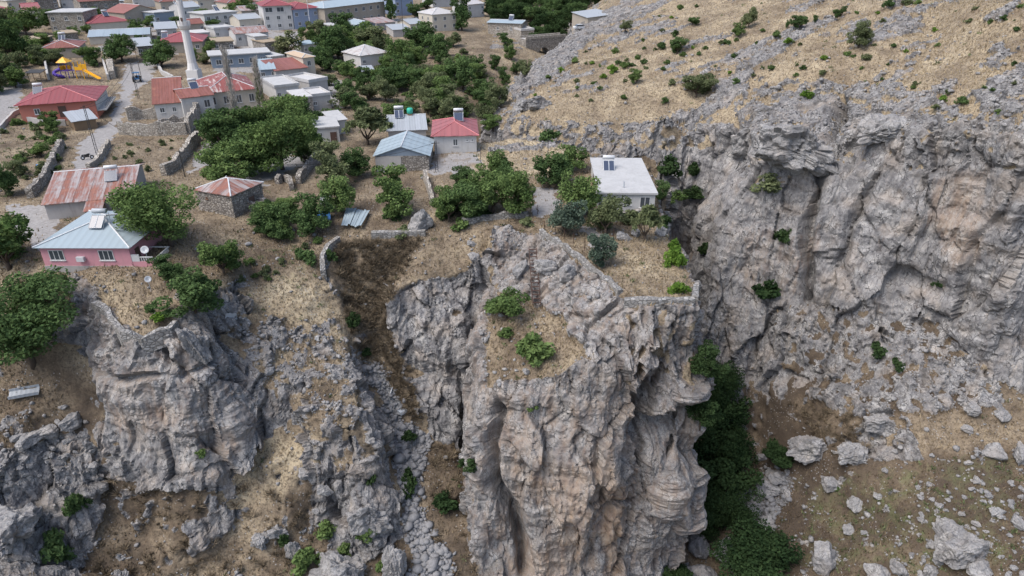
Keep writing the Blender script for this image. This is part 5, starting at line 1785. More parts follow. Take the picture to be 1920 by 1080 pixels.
def willow_crown(seed, nleaf=2200):
    r = np.random.RandomState(seed)
    C, R = [], []
    for k in range(40):
        t, q = r.uniform(0, 6.28), r.uniform(.05, .42)
        C.append((q * math.cos(t), q * math.sin(t), .25 + .62 * math.sqrt(max(0, 1 - (q / .45) ** 2)) * r.uniform(.4, 1))); R.append(r.uniform(.06, .11))
    return leaf_cloud(C, R, nleaf, .045, seed + 1, .2, -.2, 2.6)

def shrub_crown(seed, nleaf=1000, size=.08):
    r = np.random.RandomState(seed)
    C, R = [], []
    for k in range(13):
        t, q = r.uniform(0, 6.28), r.uniform(0, .36)
        C.append((q * math.cos(t), q * math.sin(t), r.uniform(.12, .75) * (1 - q))); R.append(r.uniform(.11, .22))
    return leaf_cloud(C, R, nleaf, size, seed + 1)

def trunk_mesh(seed, limbs=7, top=.62, bare=False):
    r = random.Random(seed)
    m = MB()
    m.tube((0, 0, -.12), (0, 0, .22), .045, .034, n=7)
    for k in range(limbs):
        t = 2 * math.pi * k / limbs + r.uniform(-.3, .3)
        l = r.uniform(.16, .34)
        a = Vector((0, 0, r.uniform(.14, .24)))
        b = a + Vector((math.cos(t) * l * .55, math.sin(t) * l * .55, r.uniform(.14, .24)))
        c = b + Vector((math.cos(t + .3) * l * .5, math.sin(t + .3) * l * .5, r.uniform(.12, top - .3)))
        m.tube(a, b, .026, .016, n=5, cap=False).tube(b, c, .016, .005, n=4, cap=False)
        for j in range(5 if bare else 1):
            e = b.lerp(c, r.uniform(.2, 1)) 
            g = e + Vector((r.uniform(-.12, .12), r.uniform(-.12, .12), r.uniform(.05, .2)))
            m.tube(e, g, .007, .002, n=3, cap=False)
    return m

PROTO = {}
def proto(key, cloud, mats):
    V, T, tone = cloud
    for mt in mats:
        PROTO[(key, mt)] = cloud_mesh(key + '_' + mt, V, T, tone, M[mt])
for k in range(4):
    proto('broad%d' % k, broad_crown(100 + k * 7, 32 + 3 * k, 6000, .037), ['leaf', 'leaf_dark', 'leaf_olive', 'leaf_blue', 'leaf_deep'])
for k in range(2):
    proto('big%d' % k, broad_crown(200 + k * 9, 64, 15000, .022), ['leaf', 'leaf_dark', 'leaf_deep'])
for k in range(2):
    proto('cone%d' % k, cone_crown(300 + k * 5), ['leaf_blue', 'leaf_olive', 'leaf_dark'])
proto('pale0', broad_crown(340, 30, 2600, .05), ['leaf_pale', 'leaf_olive'])
proto('willow0', willow_crown(350), ['leaf_olive', 'leaf'])
for k in range(5):
    proto('shrub%d' % k, shrub_crown(400 + k * 3), ['leaf', 'leaf_dark', 'leaf_olive', 'leaf_bright', 'leaf_deep'])
TRUNKS = [trunk_mesh(k, 6 + k % 3).mesh('trunk', M['bark'], True) for k in range(4)]
VR = random.Random(77)

def tree(kind, px, py, w, h, label, mat='leaf', group=None, cat='tree', name=None, shrub=False, sink=.0):
    p = pick(px, py)
    s = m_per_px(p)
    Wm = w * s * 1.12
    Hm = max(.6 * Wm, (h - .22 * w) * s / .92)
    key = kind + str(VR.randrange({'broad': 4, 'big': 2, 'cone': 2, 'pale': 1, 'willow': 1, 'shrub': 5}[kind]))
    me = PROTO[(key, mat)]
    rz = VR.uniform(0, 6.28)
    nm = name or {'cone': 'conifer_tree', 'willow': 'willow_tree', 'pale': 'blossoming_tree'}.get(kind, 'leafy_tree')
    if shrub:
        o = bpy.data.objects.new(nm if name else 'shrub', me)
        COL.objects.link(o)
        o.location = p - Vector((0, 0, .12 * Hm))
        o.scale = (Wm, Wm * VR.uniform(.85, 1.1), Hm * 1.1)
        o.rotation_euler = (0, 0, rz)
        return tag(o, label, 'shrub', group)
    root = empty(nm, p - Vector((0, 0, sink)), rz)
    tag(root, label, cat, group)
    c = bpy.data.objects.new('crown', me)
    COL.objects.link(c)
    c.parent = root
    c.scale = (Wm, Wm * VR.uniform(.88, 1.1), Hm)
    t = bpy.data.objects.new('trunk', TRUNKS[VR.randrange(4)])
    COL.objects.link(t)
    t.parent = root
    k = min(Wm, Hm * 1.3) * .75
    t.scale = (k, k, Hm * .8)
    return root

# trees one can point at
TREES = [
 ('big', 62, 676, 215, 205, 'very large dark leafy tree at the left edge below the pink house', 'leaf_dark'),
 ('broad', 18, 505, 130, 130, 'leafy tree at the left edge beside the pink house', 'leaf'),
 ('big', 322, 462, 165, 160, 'large leafy tree between the pink house and the stone shed', 'leaf'),
 ('broad', 318, 520, 60, 50, 'low tree beside the balcony of the pink house', 'leaf_dark'),
 ('broad', 366, 585, 110, 105, 'round bushy tree on the right rim of the bastion', 'leaf_dark'),
 ('broad', 420, 512, 90, 85, 'leafy tree on the rock ledge below the stone shed', 'leaf'),
 ('broad', 432, 350, 95, 95, 'leafy tree nearest the ruin yard in the big cluster', 'leaf'),
 ('broad', 470, 330, 90, 95, 'dark tree in the middle of the big cluster', 'leaf_dark'),
 ('big', 530, 318, 125, 135, 'tallest leafy tree of the big cluster beside the lane', 'leaf'),
 ('broad', 478, 262, 70, 70, 'leafy tree right beside the bare poplar', 'leaf'),
 ('broad', 412, 255, 50, 55, 'dark tree below the whitewashed house', 'leaf_dark'),
 ('broad', 575, 262, 60, 60, 'leafy tree at the upper right of the big cluster', 'leaf'),
 ('broad', 625, 350, 80, 95, 'pale leafy tree beside the sloping lane', 'leaf_olive'),
 ('broad', 640, 398, 70, 85, 'leafy tree behind the metal sheets', 'leaf'),
 ('broad', 590, 440, 75, 90, 'tree in front of the blue tarp', 'leaf_dark'),
 ('broad', 508, 432, 75, 70, 'tree growing right of the ruined stone corner', 'leaf_dark'),
 ('broad', 540, 405, 55, 50, 'small tree on the slope above the curved wall', 'leaf'),
 ('willow', 690, 272, 88, 88, 'drooping willow beside the white shed', 'leaf_olive'),
 ('broad', 668, 330, 66, 68, 'dark round tree left of the barn', 'leaf_dark'),
 ('broad', 742, 402, 86, 102, 'leafy tree standing in front of the barn', 'leaf'),
 ('broad', 842, 415, 70, 80, 'leafy tree at the left end of the plateau grove', 'leaf'),
 ('broad', 878, 405, 80, 84, 'tree second from the left in the plateau grove', 'leaf_dark'),
 ('broad', 925, 398, 82, 96, 'pale topped tree in the middle of the plateau grove', 'leaf'),
 ('broad', 970, 402, 76, 100, 'leafy tree at the right end of the plateau grove', 'leaf'),
 ('broad', 1040, 345, 86, 78, 'dark tree behind the concrete yard on the plateau', 'leaf_dark'),
 ('broad', 1070, 322, 66, 60, 'leafy tree just left of the white flat-roofed house', 'leaf'),
 ('broad', 1084, 404, 82, 100, 'leafy tree in front of the white house wall', 'leaf'),
 ('broad', 1060, 440, 72, 84, 'blue green conifer beside the diagonal parapet', 'leaf_blue'),
 ('broad', 1135, 440, 78, 92, 'dark conifer below the white plateau house', 'leaf_olive'),
 ('broad', 1130, 496, 56, 76, 'small silvery conifer above the pillar meadow', 'leaf_blue'),
 ('willow', 1208, 452, 66, 84, 'olive green tree with open crown at the meadow top', 'leaf_olive'),
 ('broad', 1240, 385, 36, 56, 'dark tree at the right corner of the white plateau house', 'leaf_dark'),
 ('broad', 948, 600, 86, 76, 'spreading small tree at the foot of the ladder', 'leaf'),
 ('pale', 541, 106, 62, 58, 'pale blossoming tree among the village houses', 'leaf_pale'),
 ('broad', 866, 56, 46, 66, 'tall dark tree right of the cream two storey house', 'leaf_dark'),
 ('broad', 734, 38, 28, 52, 'tall dark tree at the end of the long beige building', 'leaf_dark'),
 ('broad', 230, 116, 60, 60, 'round dark tree beside the satellite dish pier', 'leaf_dark'),
 ('broad', 304, 126, 60, 60, 'round tree at the top of the village road', 'leaf_dark'),
 ('broad', 172, 120, 48, 44, 'bright leafy tree behind the playground', 'leaf'),
 ('broad', 100, 246, 42, 42, 'small tree in front of the coral house', 'leaf'),
 ('broad', 1305, 183, 62, 58, 'largest olive tree on the dry hillside above the gorge', 'leaf_olive'),
 ('broad', 1609, 90, 46, 58, 'wind bent tree with bare trunk on the upper hillside', 'leaf_olive'),
 ('broad', 1270, 101, 34, 38, 'dark tree on the middle of the dry hillside', 'leaf_dark'),
 ('broad', 1193, 157, 27, 34, 'round small tree on the rocky middle hillside', 'leaf'),
 ('broad', 1172, 58, 24, 24, 'round tree near the far rocky hill edge', 'leaf_olive'),
 ('broad', 1298, 47, 24, 20, 'dark tree high on the hillside left of the two leaning trees', 'leaf_dark'),
 ('broad', 1403, 52, 30, 42, 'leaning tree with pale crown near the hilltop', 'leaf_olive'),
 ('broad', 1384, 69, 26, 30, 'bright round tree just below the leaning hilltop tree', 'leaf'),
 ('broad', 1500, 52, 34, 30, 'round dark tree on the upper hillside between two tiny trees', 'leaf_dark'),
 ('broad', 1477, 53, 10, 18, 'tiny tree left of the round dark hillside tree', 'leaf_dark'),
 ('broad', 1528, 42, 9, 16, 'tiny tree right of the round dark hillside tree', 'leaf_dark'),
 ('broad', 1566, 34, 15, 20, 'left one of the twin small trees near the hilltop', 'leaf_dark'),
 ('broad', 1577, 32, 15, 22, 'right one of the twin small trees near the hilltop', 'leaf_dark'),
]
for t in TREES:
    tree(*t[:6], mat=t[6])
# garden trees at the upper left and in the ravine
GT = [(50,66,62,62),(22,112,64,84),(8,158,56,66),(72,100,52,44),(98,54,36,42),(106,122,42,38),(142,66,20,20),(296,58,24,22),(388,120,30,24),(452,30,52,44),(475,36,40,34),(20,62,44,50),(44,108,40,40),(12,365,52,74),(32,330,36,40),(78,294,42,30)]
for k, (x, y, w, h) in enumerate(GT):
    tree('broad', x, y, w, h, 'garden tree among the houses on the left of the village', ['leaf', 'leaf_dark', 'leaf_olive'][k % 3], 'garden trees on the left of the village')
RT = [(582,86,38,40),(635,112,62,74),(650,78,62,60),(705,98,72,62),(750,128,58,64),(790,95,60,58),(610,132,38,48),(622,160,30,28),(662,148,48,42),(720,168,62,54),(775,168,52,48),(818,168,52,44),(812,197,30,28),(868,168,62,72),(892,182,42,34),(692,188,42,40),(735,228,44,44),(765,228,42,38),(620,234,48,40),(850,88,32,32),(860,120,26,24),(778,34,34,32),(802,18,32,22),(915,232,52,48),(925,246,46,40),(948,88,32,30),(930,132,24,34),(985,142,28,34),(958,112,26,32),(945,158,30,36),(905,205,40,40),(840,140,40,40),(680,110,40,42),(640,140,36,34),(968,140,26,30)]
for k, (x, y, w, h) in enumerate(RT):
    tree('broad', x, y, w, h, ('large ' if w > 50 else 'medium ' if w > 34 else 'small ') + ['green', 'dark green', 'dark green', 'olive'][k % 4] + (' tree between the white cottage and the village houses' if x < 670 else ' tree around the white cottage in the upper ravine' if x < 760 else ' tree on the ravine slope below the cream house' if x < 880 else ' tree in the ravine bottom near the bridge'), ['leaf', 'leaf_dark', 'leaf_dark', 'leaf_olive'][k % 4], 'trees of the upper ravine')
HOUSES = [(o.location.x, o.location.y, .5 * math.hypot(o['_w'], o['_d'])) for o in COL.objects if '_w' in o.keys()]
def free(p, r):
    return all((p.x - x) ** 2 + (p.y - y) ** 2 > (q * .8 + r) ** 2 for x, y, q in HOUSES)
gv = random.Random(21)
def fill(n, poly, wr, label, group, mats, kind='broad', shrub=False, tries=12):
    xs, ys = [a for a, b in poly], [b for a, b in poly]
    got = 0
    for _ in range(n * tries):
        if got >= n: break
        x, y = gv.uniform(min(xs), max(xs)), gv.uniform(min(ys), max(ys))
        if not in_poly(np.array([x]), np.array([y]), poly)[0]: continue
        p = pick(x, y)
        w = gv.uniform(*wr)
        if not free(p, w * m_per_px(p) * .35): continue
        mt = gv.choice(mats)
        cw = {'leaf': 'mid green ', 'leaf_dark': 'dark green ', 'leaf_olive': 'olive '}[mt] if len(mats) > 1 else ''
        tree(kind, x, y, w, w * gv.uniform(.9, 1.15), cw + label, mt, group, shrub=shrub)
        got += 1
fill(52, [(600,60),(760,60),(880,110),(930,200),(900,250),(760,240),(640,230),(600,150)], (30,56), 'tree in the upper ravine thicket', 'thicket of the upper ravine', ['leaf','leaf_dark','leaf_olive'])
fill(30, [(600,110),(900,100),(940,250),(700,260),(600,240)], (14,26), 'low bush in the thicket of the upper ravine slope', 'bushes of the upper ravine', ['leaf','leaf_dark','leaf_olive'], 'shrub', True)
fill(16, [(-10,20),(110,70),(80,160),(10,190),(-10,190)], (26,50), 'leafy tree in the orchard at the upper left edge', 'orchard trees at the upper left', ['leaf','leaf_dark','leaf_olive'])
fill(24, [(100,20),(580,20),(560,60),(420,110),(180,130),(100,100)], (16,28), 'small tree squeezed between the crowded village houses', 'trees between the village houses', ['leaf','leaf_dark'])
fill(10, [(400,240),(580,220),(590,330),(480,360),(400,340)], (50,80), 'leafy tree inside the big cluster below the ruin', 'trees of the big cluster', ['leaf','leaf_dark','leaf'])
fill(8, [(840,340),(1000,330),(1000,405),(840,415)], (40,62), 'leafy tree inside the plateau grove', 'trees of the plateau grove', ['leaf','leaf_dark'])
fill(7, [(460,380),(560,390),(560,450),(480,450)], (34,52), 'bush tree left of the curved gully wall', 'bush trees above the left slope', ['leaf','leaf_dark'])
fill(30, [(0,230),(120,230),(130,330),(60,380),(0,400)], (12,26), 'low bush on the rough left verge', 'bushes on the left verge', ['leaf','leaf_olive'], 'shrub', True)
fill(14, [(200,270),(330,260),(320,330),(220,310)], (8,16), 'weedy bush in the dry ruin yard', 'weeds in the ruin yard', ['leaf_olive'], 'shrub', True)
fill(14, [(440,440),(600,450),(590,520),(450,560)], (10,22), 'low bush on the green slope left of the gully', 'bushes left of the gully', ['leaf_olive','leaf'], 'shrub', True)
# wood behind the bridge
for row, y in enumerate((88, 74, 60, 46, 34, 22, 12, 4)):
    for x in range(925 + 9 * (row % 2), 1130, 20):
        q = pick(x, y)
        if q.y < 215 * K or (x < 1005 and y > 50):
            continue
        deep = VR.random() < .6
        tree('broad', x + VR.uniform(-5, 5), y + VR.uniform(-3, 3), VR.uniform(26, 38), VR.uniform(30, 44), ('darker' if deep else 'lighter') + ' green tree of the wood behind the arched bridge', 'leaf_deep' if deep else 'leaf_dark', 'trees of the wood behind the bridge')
# canyon trees right of the pillar
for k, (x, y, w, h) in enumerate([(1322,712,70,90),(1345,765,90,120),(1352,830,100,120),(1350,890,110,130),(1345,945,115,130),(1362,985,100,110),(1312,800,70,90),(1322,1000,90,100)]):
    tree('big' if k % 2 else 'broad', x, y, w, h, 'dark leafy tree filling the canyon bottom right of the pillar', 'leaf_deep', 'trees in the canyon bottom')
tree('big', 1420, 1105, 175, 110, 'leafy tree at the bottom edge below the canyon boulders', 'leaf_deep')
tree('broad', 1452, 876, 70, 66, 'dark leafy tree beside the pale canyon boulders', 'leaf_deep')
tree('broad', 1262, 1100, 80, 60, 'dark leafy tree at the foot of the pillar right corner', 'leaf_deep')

# bare poplar
for k, (x, y, w, h, lb) in enumerate([(450, 262, 46, 150, 'tall bare grey poplar rising from the big tree cluster'), (492, 205, 40, 80, 'thin pale poplar behind the bare poplar')]):
    p = pick(x, y)
    s = m_per_px(p)
    root = empty('poplar_tree', p)
    tag(root, lb, 'tree')
    H = h * s / .93
    m = MB()
    rr = random.Random(k + 3)
    m.tube((0, 0, -.5), (0, 0, H * .55), .22, .12, n=7).tube((0, 0, H * .55), (.1, 0, H), .12, .02, n=5)
    m.build('trunk', M['bark_pale'], root)
    m = MB()
    for j in range(150):
        z = H * rr.uniform(.15, .93)
        t = rr.uniform(0, 6.28)
        l = (1.3 + 1.9 * (1 - z / H)) * rr.uniform(.6, 1.1)
        b = Vector((math.cos(t) * l * .45, math.sin(t) * l * .45, z + l * 1.3))
        m.tube((0, 0, z), b, .07, .02, n=3, cap=False)
        for i in range(6):
            e = Vector((0, 0, z)).lerp(b, rr.uniform(.3, 1))
            m.tube(e, e + Vector((rr.uniform(-.5, .5), rr.uniform(-.5, .5), rr.uniform(.4, 1.0))), .03, .012, n=3, cap=False)
    m.build('branches', M['bark_pale'], root)
    if k == 1:
        V, T, tone = cone_crown(31, 500, .05)
        c = bpy.data.objects.new('crown', cloud_mesh('crown', V, T, tone, M['leaf_olive']))
        COL.objects.link(c); c.parent = root; c.scale = (2.6, 2.6, H)

# shrubs
HS = [(1110,120,12),(1154,99,18),(1266,66,19),(1242,59,11),(1275,18,15),(1306,14,10),(1236,31,10),(1259,35,9),(1241,92,21),(1229,94,10),(1205,77,9),(1208,92,9),(1099,98,10),(1078,118,17),(1052,136,16),(1098,120,9),(1126,124,10),(1159,120,15),(1175,115,13),(1196,110,15),(1207,120,15),(1148,135,21),(1170,128,20),(1184,124,18),(1212,129,13),(1250,121,15),(1244,132,12),(1172,154,12),(1131,147,15),(1112,158,15),(1081,155,13),(1082,167,10),(1125,168,11),(1081,182,11),(1028,147,12),(1003,180,11),(1108,190,10),(1170,186,15),(1247,192,16),(1260,159,21),(1280,106,15),(1310,104,12),(1299,91,11),(1322,93,12),(1365,82,19),(1352,84,14),(1380,78,12),(1376,107,14),(1341,125,9),(1367,137,12),(1380,156,16),(1412,143,12),(1430,60,11),(1418,82,10),(1430,129,11),
 (1455,69,18),(1478,79,22),(1500,85,11),(1446,130,16),(1505,131,15),(1540,138,20),(1492,144,13),(1495,123,10),(1545,111,15),(1586,103,18),(1598,107,13),(1624,111,20),(1615,129,13),(1665,123,10),(1637,86,11),(1698,98,12),(1675,89,13),(1656,41,13),(1607,25,11),(1665,12,24),(1700,9,24),(1720,7,20),(1645,27,10),(1830,18,14),(1912,14,17),(1880,36,17),(1815,43,17),(1857,43,14),(1905,59,15),(1752,59,15),(1758,87,13),(1902,121,14),(1715,160,15),(1712,166,13),(1653,150,10),(1776,176,16),(1767,189,17),(1801,195,27),(1754,202,19),(1847,165,11),(1863,170,13),(1901,159,12),(1871,213,14),(1513,182,25)]
for k, (x, y, w) in enumerate(HS):
    mt = ['leaf_olive', 'leaf', 'leaf_dark'][k % 3] if k % 7 else 'leaf_bright'
    cw = {'leaf_olive': 'olive', 'leaf': 'green', 'leaf_dark': 'dark green', 'leaf_bright': 'bright green'}[mt]
    where = ('on the left hillside' if x < 1200 else 'on the middle hillside' if x < 1440 else 'on the upper right hillside' if y < 90 else 'behind the right cliff rim')
    tree('shrub', x, y, w, w * .95, ('tiny ' if w < 12 else 'small ' if w < 18 else 'larger ') + cw + ' shrub ' + where, mt, 'shrubs on the dry hillside', shrub=True)
CS = [(1436,552,62,54,'dark round shrub clinging to the lower left of the right cliff','leaf_dark'),(1466,448,46,52,'shrub on the ledge left of the cliff crack','leaf_dark'),(1440,358,62,50,'wide olive shrub on the terrace above the cliff crack','leaf_olive'),
 (1300,332,26,42,'small dark shrub on the gorge wall right of the white house','leaf_dark'),(1252,328,54,54,'bushy shrub on the gorge wall beside the white roof','leaf_dark'),(1302,372,44,36,'shrub halfway down the gorge wall','leaf_dark'),(1268,376,40,36,'green shrub on the rim right of the plateau house','leaf'),
 (1650,662,42,38,'upper dark shrub on the ledgy slope under the right cliff','leaf_dark'),(1686,688,32,32,'lower dark shrub on the ledgy slope under the right cliff','leaf_dark'),(1756,536,22,22,'tiny shrub in the middle of the right cliff face','leaf_dark'),(1322,480,30,40,'dark shrub deep in the gorge cleft','leaf_dark'),
 (1264,498,44,60,'bright green shrub on the right edge of the pillar meadow','leaf_bright'),(1272,545,40,48,'lower bright green shrub on the right edge of the meadow','leaf_bright'),
 (1004,668,80,84,'round green bush on the grassy ledge of the pillar','leaf'),(947,634,32,34,'small green bush left of the round ledge bush','leaf'),(1262,470,34,40,'green shrub at the top corner of the meadow','leaf_bright'),
 (664,614,30,44,'dark shrub on the left wall of the gully','leaf_dark'),(684,668,26,28,'dark shrub at the top of the scree','leaf_dark'),(768,825,34,34,'dark shrub at the right edge of the scree','leaf_dark'),(772,918,46,78,'tall dark shrub in the middle of the scree','leaf_dark'),(836,948,54,50,'dark round shrub between scree and pillar','leaf_dark'),(884,882,32,36,'dark shrub at the left foot of the pillar','leaf_dark'),(700,900,30,40,'shrub below the gully wall left of the scree','leaf_dark'),
 (145,950,48,76,'dark green bush high in the cleft of the corner rock','leaf_dark'),(104,1048,68,112,'large dark bush low in the cleft of the corner rock','leaf_dark'),(578,1058,66,74,'grey green bush between the lower outcrops','leaf'),(612,1002,48,46,'green bush above the lowest outcrop','leaf'),(686,1002,50,50,'green bush at the foot of the ribbed outcrop','leaf'),(648,1036,32,34,'small bright bush on top of the lowest outcrop','leaf'),(732,1064,56,50,'green bush right of the lowest outcrop','leaf'),(532,1024,26,44,'narrow dark bush left of the lower outcrops','leaf_dark'),
 (302,600,34,28,'bright green shrub on the bastion terrace','leaf_bright'),(282,582,26,26,'dark shrub at the back of the bastion terrace','leaf_dark'),(578,486,46,50,'dark bush left of the curved gully wall','leaf_dark'),(622,488,30,40,'ivy bush behind the curved gully wall','leaf_dark'),(998,770,26,26,'small shrub on the pillar face','leaf'),(378,850,28,26,'small green shrub on the bastion cliff','leaf'),
 (870,870,26,26,'small dark shrub in the cleft beside the pillar','leaf_dark'),(740,405,52,40,'dark bush under the tree in front of the barn','leaf_dark'),(1030,262,42,36,'green bush on the hillside foot behind the dry mound','leaf_dark'),(985,420,34,28,'grey green bush on the pale parapet path','leaf_olive'),(905,402,40,30,'low bush under the plateau grove','leaf_dark'),(1245,420,40,36,'bush on the rim below the white house','leaf_dark'),(1180,420,50,36,'bush at the terrace wall of the white house','leaf_olive'),
 (1565,915,18,14,'tiny shrub beside the split boulder on the right slope','leaf'),(760,440,40,30,'low bush on the straight gully wall','leaf_olive'),(870,425,50,40,'bush spilling over the rim below the plateau grove','leaf'),(850,400,60,50,'bush at the left foot of the plateau grove','leaf_dark')]
for x, y, w, h, lb, mt in CS:
    if mt == 'leaf_dark' and y > 300 and x > 640: mt = 'leaf_deep'  # shrubs here take the leaf colour with shade painted in
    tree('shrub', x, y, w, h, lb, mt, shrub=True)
print('trees', time.time() - T0)

# ------------------------------------------------------------------ boulders and outcrops
def boulder_mesh(seed, sub=3, flute=0.0):
    bm = bmesh.new()
    bmesh.ops.create_icosphere(bm, subdivisions=sub, radius=.5)
    V = np.array([v.co[:] for v in bm.verts])
    r = np.random.RandomState(seed)
    for k in range(15):
        n = r.normal(size=3); n /= np.linalg.norm(n)
        lim = r.uniform(.24, .42)
        d = V @ n - lim
        V = V - np.outer(np.maximum(d, 0) * .92, n)
    nn = V / np.linalg.norm(V, axis=1)[:, None]
    V = V + nn * (fbm(V * 3.4 + seed, 5, seed, .6) * .055 - np.maximum(ridged(V * np.array([3, 3, 5]) + seed, 3, seed) - .45, 0) * .10)[:, None]
    if flute:
        V = V + nn * (ridged(V * np.array([5, 5, .9]) + seed, 3, seed) * flute - flute * .3)[:, None]
        _, e, rid = worley((V + seed * 3) * np.array([4.2, 4.2, 2.2]), seed)
        V = V + nn * ((rid - .5) * flute * 1.6 - flute * .9 * np.exp(-e / .08))[:, None]
    for v, c in zip(bm.verts, V):
        v.co = c
    me = bpy.data.meshes.new('boulder')
    bm.to_mesh(me)
    bm.free()
    return me
def rock_material():
    t = NT('pale_limestone_boulder')
    P = t.pos()
    c, n2, n3, st = rock_color(t, P, None, False)
    c = t.mix(.22, c, (.40, .395, .39))
    return t.bsdf(c, .95, t.bump(t.noise(P, 3.5, 4, .7), .7, .2), spec=.12)
M['boulder'] = rock_material()
BM = []
for k in range(7):
    me = boulder_mesh(k + 1, 4)
    me.materials.append(M['boulder'])
    BM.append(me)
OM = []
for k in range(3):
    me = boulder_mesh(k + 31, 5, .065)
    me.materials.append(M['boulder'])
    OM.append(me)
M['scree'] = plain('pale_scree_stone', (.25, .247, .25), .95, 0, .12, .75)
def boulder(px, py, w, h, label, group=None, outcrop=False, bury=.25, deep=.8):
    p = pick(px, py)
    s = m_per_px(p)
    me = VR.choice(OM if outcrop else BM)
    o = bpy.data.objects.new('rock_outcrop' if outcrop else 'boulder', me)
    COL.objects.link(o)
    Wm, Hm = w * s, max(.55 * w, h - .25 * w) * s
    o.scale = (Wm * 1.08, Wm * deep, Hm * 1.12)
    o.rotation_euler = (VR.uniform(-.2, .2), VR.uniform(-.2, .2), VR.uniform(-.4, .4) if outcrop else VR.uniform(0, 6.28))
    o.location = p + Vector((0, 0, Hm * (.5 - bury)))
    return tag(o, label, 'rock outcrop' if outcrop else 'boulder', group)
BL = [(1440,925,50,44,'pale boulder topmost in the canyon boulder pile'),(1412,962,44,40,'round pale boulder at the left of the canyon pile'),(1436,990,46,46,'tall pale boulder at the foot of the canyon pile'),(1458,900,46,34,'boulder at the upper right of the canyon pile'),(1392,940,40,34,'boulder half hidden by the canyon trees'),
 (1372,1045,86,70,'large dark boulder on the canyon floor'),(1305,1030,62,70,'smooth grey slab boulder at the pillar foot'),(1312,1085,76,54,'rounded boulder at the bottom edge beside the pillar'),(1420,1020,50,34,'flat boulder in front of the canyon pile'),
 (1552,912,44,40,'split grey boulder with a shrub on the right slope'),(1602,950,40,38,'grey wedge boulder on the middle right slope'),(1590,996,30,28,'small twin boulder on the right slope'),(1646,932,20,16,'small round boulder above the wedge boulder'),
 (1822,772,36,36,'pale square boulder under the right cliff'),(1878,782,38,32,'pale flat boulder near the right edge under the cliff'),(1862,850,50,36,'large cracked boulder on the right slope near the edge'),(1912,862,44,60,'tall boulder cut by the right edge of the view'),(1812,808,28,16,'thin white slab below the square boulder'),
(1830,1066,66,48,'rounded rock below the largest ribbed rock'),(1640,1080,62,54,'pale boulder at the bottom edge left of its twin'),(1682,1070,42,40,'pale boulder at the bottom edge right of its twin'),(1740,1076,36,44,'upright boulder at the bottom edge beside the ribbed rock'),(1905,982,36,28,'bright white boulder near the right edge'),(1868,962,32,22,'white boulder left of the bright white one'),(1745,1022,24,22,'small boulder left of the largest ribbed rock'),(1758,1055,24,24,'small boulder below the left of the ribbed rock'),(1542,1062,56,86,'tall dark rock standing at the lower middle of the right slope'),
 (62,830,56,40,'pale boulder on the left slope above the corner rock'),(92,812,48,36,'white boulder right of the pale left slope boulder'),(140,800,56,50,'large white boulder at the top of the corner rock'),(32,822,30,22,'small pale boulder at the left edge of the slope'),(119,765,18,12,'lone little white boulder on the dry left slope'),
 (571,892,32,30,'single white boulder on the straw slope'),(610,925,32,36,'pale boulder left of the ribbed outcrop'),(634,918,22,40,'narrow boulder touching the ribbed outcrop'),(728,1030,32,28,'grey boulder right of the lowest outcrop'),(708,1020,26,28,'small grey boulder beside the ribbed outcrop foot'),(594,962,18,16,'tiny boulder below the single white boulder'),
 (1020,510,48,46,'rounded boulder right of the ladder top'),(978,512,40,50,'upright boulder left of the ladder'),(1065,520,44,50,'boulder against the diagonal parapet'),(792,428,58,66,'tall grey boulder beside the straight gully wall'),(888,485,30,24,'pale boulder wedged in the buttress top'),(1545,300,24,20,'loose boulder in the terrace of the cliff crack'),
 (986,700,18,20,'small pale boulder on the lip of the pillar ledge'),(1170,450,34,30,'smooth boulder beside the meadow conifers'),(1190,440,26,26,'small boulder under the open crowned tree'),(1240,440,30,34,'boulder on the rim right of the open crowned tree'),(1310,600,30,36,'rounded rock at the right end of the front parapet'),(505,700,30,26,'grey rock on the rough slope left of the gully'),(1430,860,30,22,'small boulder above the dark tree by the canyon'),(885,460,22,18,'stone block near the top of the buttress')]
for x, y, w, h, lb in BL:
    boulder(x, y, w, h, lb)
for x, y, w, h, lb in [(690,985,100,118,'ribbed grey limestone outcrop left of the scree'),(642,1095,125,130,'lowest ribbed limestone outcrop at the bottom edge'),(552,1040,40,66,'split upright outcrop left of the lowest one'),(520,1000,46,44,'rough outcrop on the slope above the split outcrop'),(488,1020,40,46,'dark rough outcrop farthest left of the lower group'),(740,1080,56,110,'narrow rock fin between outcrop and scree'),
   (1480,292,190,110,'big rounded limestone block on the rim of the right cliff'),(1398,285,80,95,'pitted limestone knob left of the big rim block'),(1640,262,110,50,'knobbly limestone cap right of the cliff crack'),(20,1010,120,120,'pale limestone hump at the lower left corner'),
   (1800,1035,150,110,'largest ribbed grey rock on the lower right slope'),(372,668,60,120,'pale split rock tower on the right end of the bastion'),(1590,860,70,60,'dark ribbed rock under the ledgy slope of the right cliff'),(1520,850,90,80,'dark ribbed rock bank above the canyon boulders'),(1650,800,90,40,'long limestone rib under the right cliff'),
   (1010,200,60,16,'low fluted limestone rib at the hillside foot'),(985,205,50,20,'fluted limestone rib nearest the ravine')]:
    boulder(x, y, w, h, lb, outcrop=True, bury=.34, deep=.9)
sm = random.Random(9)
for k in range(90):
    x, y = sm.uniform(1560, 1920), sm.uniform(800, 1080)
    if k % 3: x, y = sm.uniform(1720, 1920), sm.uniform(900, 1080)
    w = sm.uniform(8, 20)
    boulder(x, y, w, w * .8, 'small pale stone block scattered on the lower right slope', 'stone blocks on the lower right slope')
for k in range(24):
    boulder(sm.uniform(1380, 1480), sm.uniform(880, 1000), sm.uniform(12, 26), sm.uniform(10, 22), 'pale block in the canyon boulder pile', 'blocks of the canyon pile')
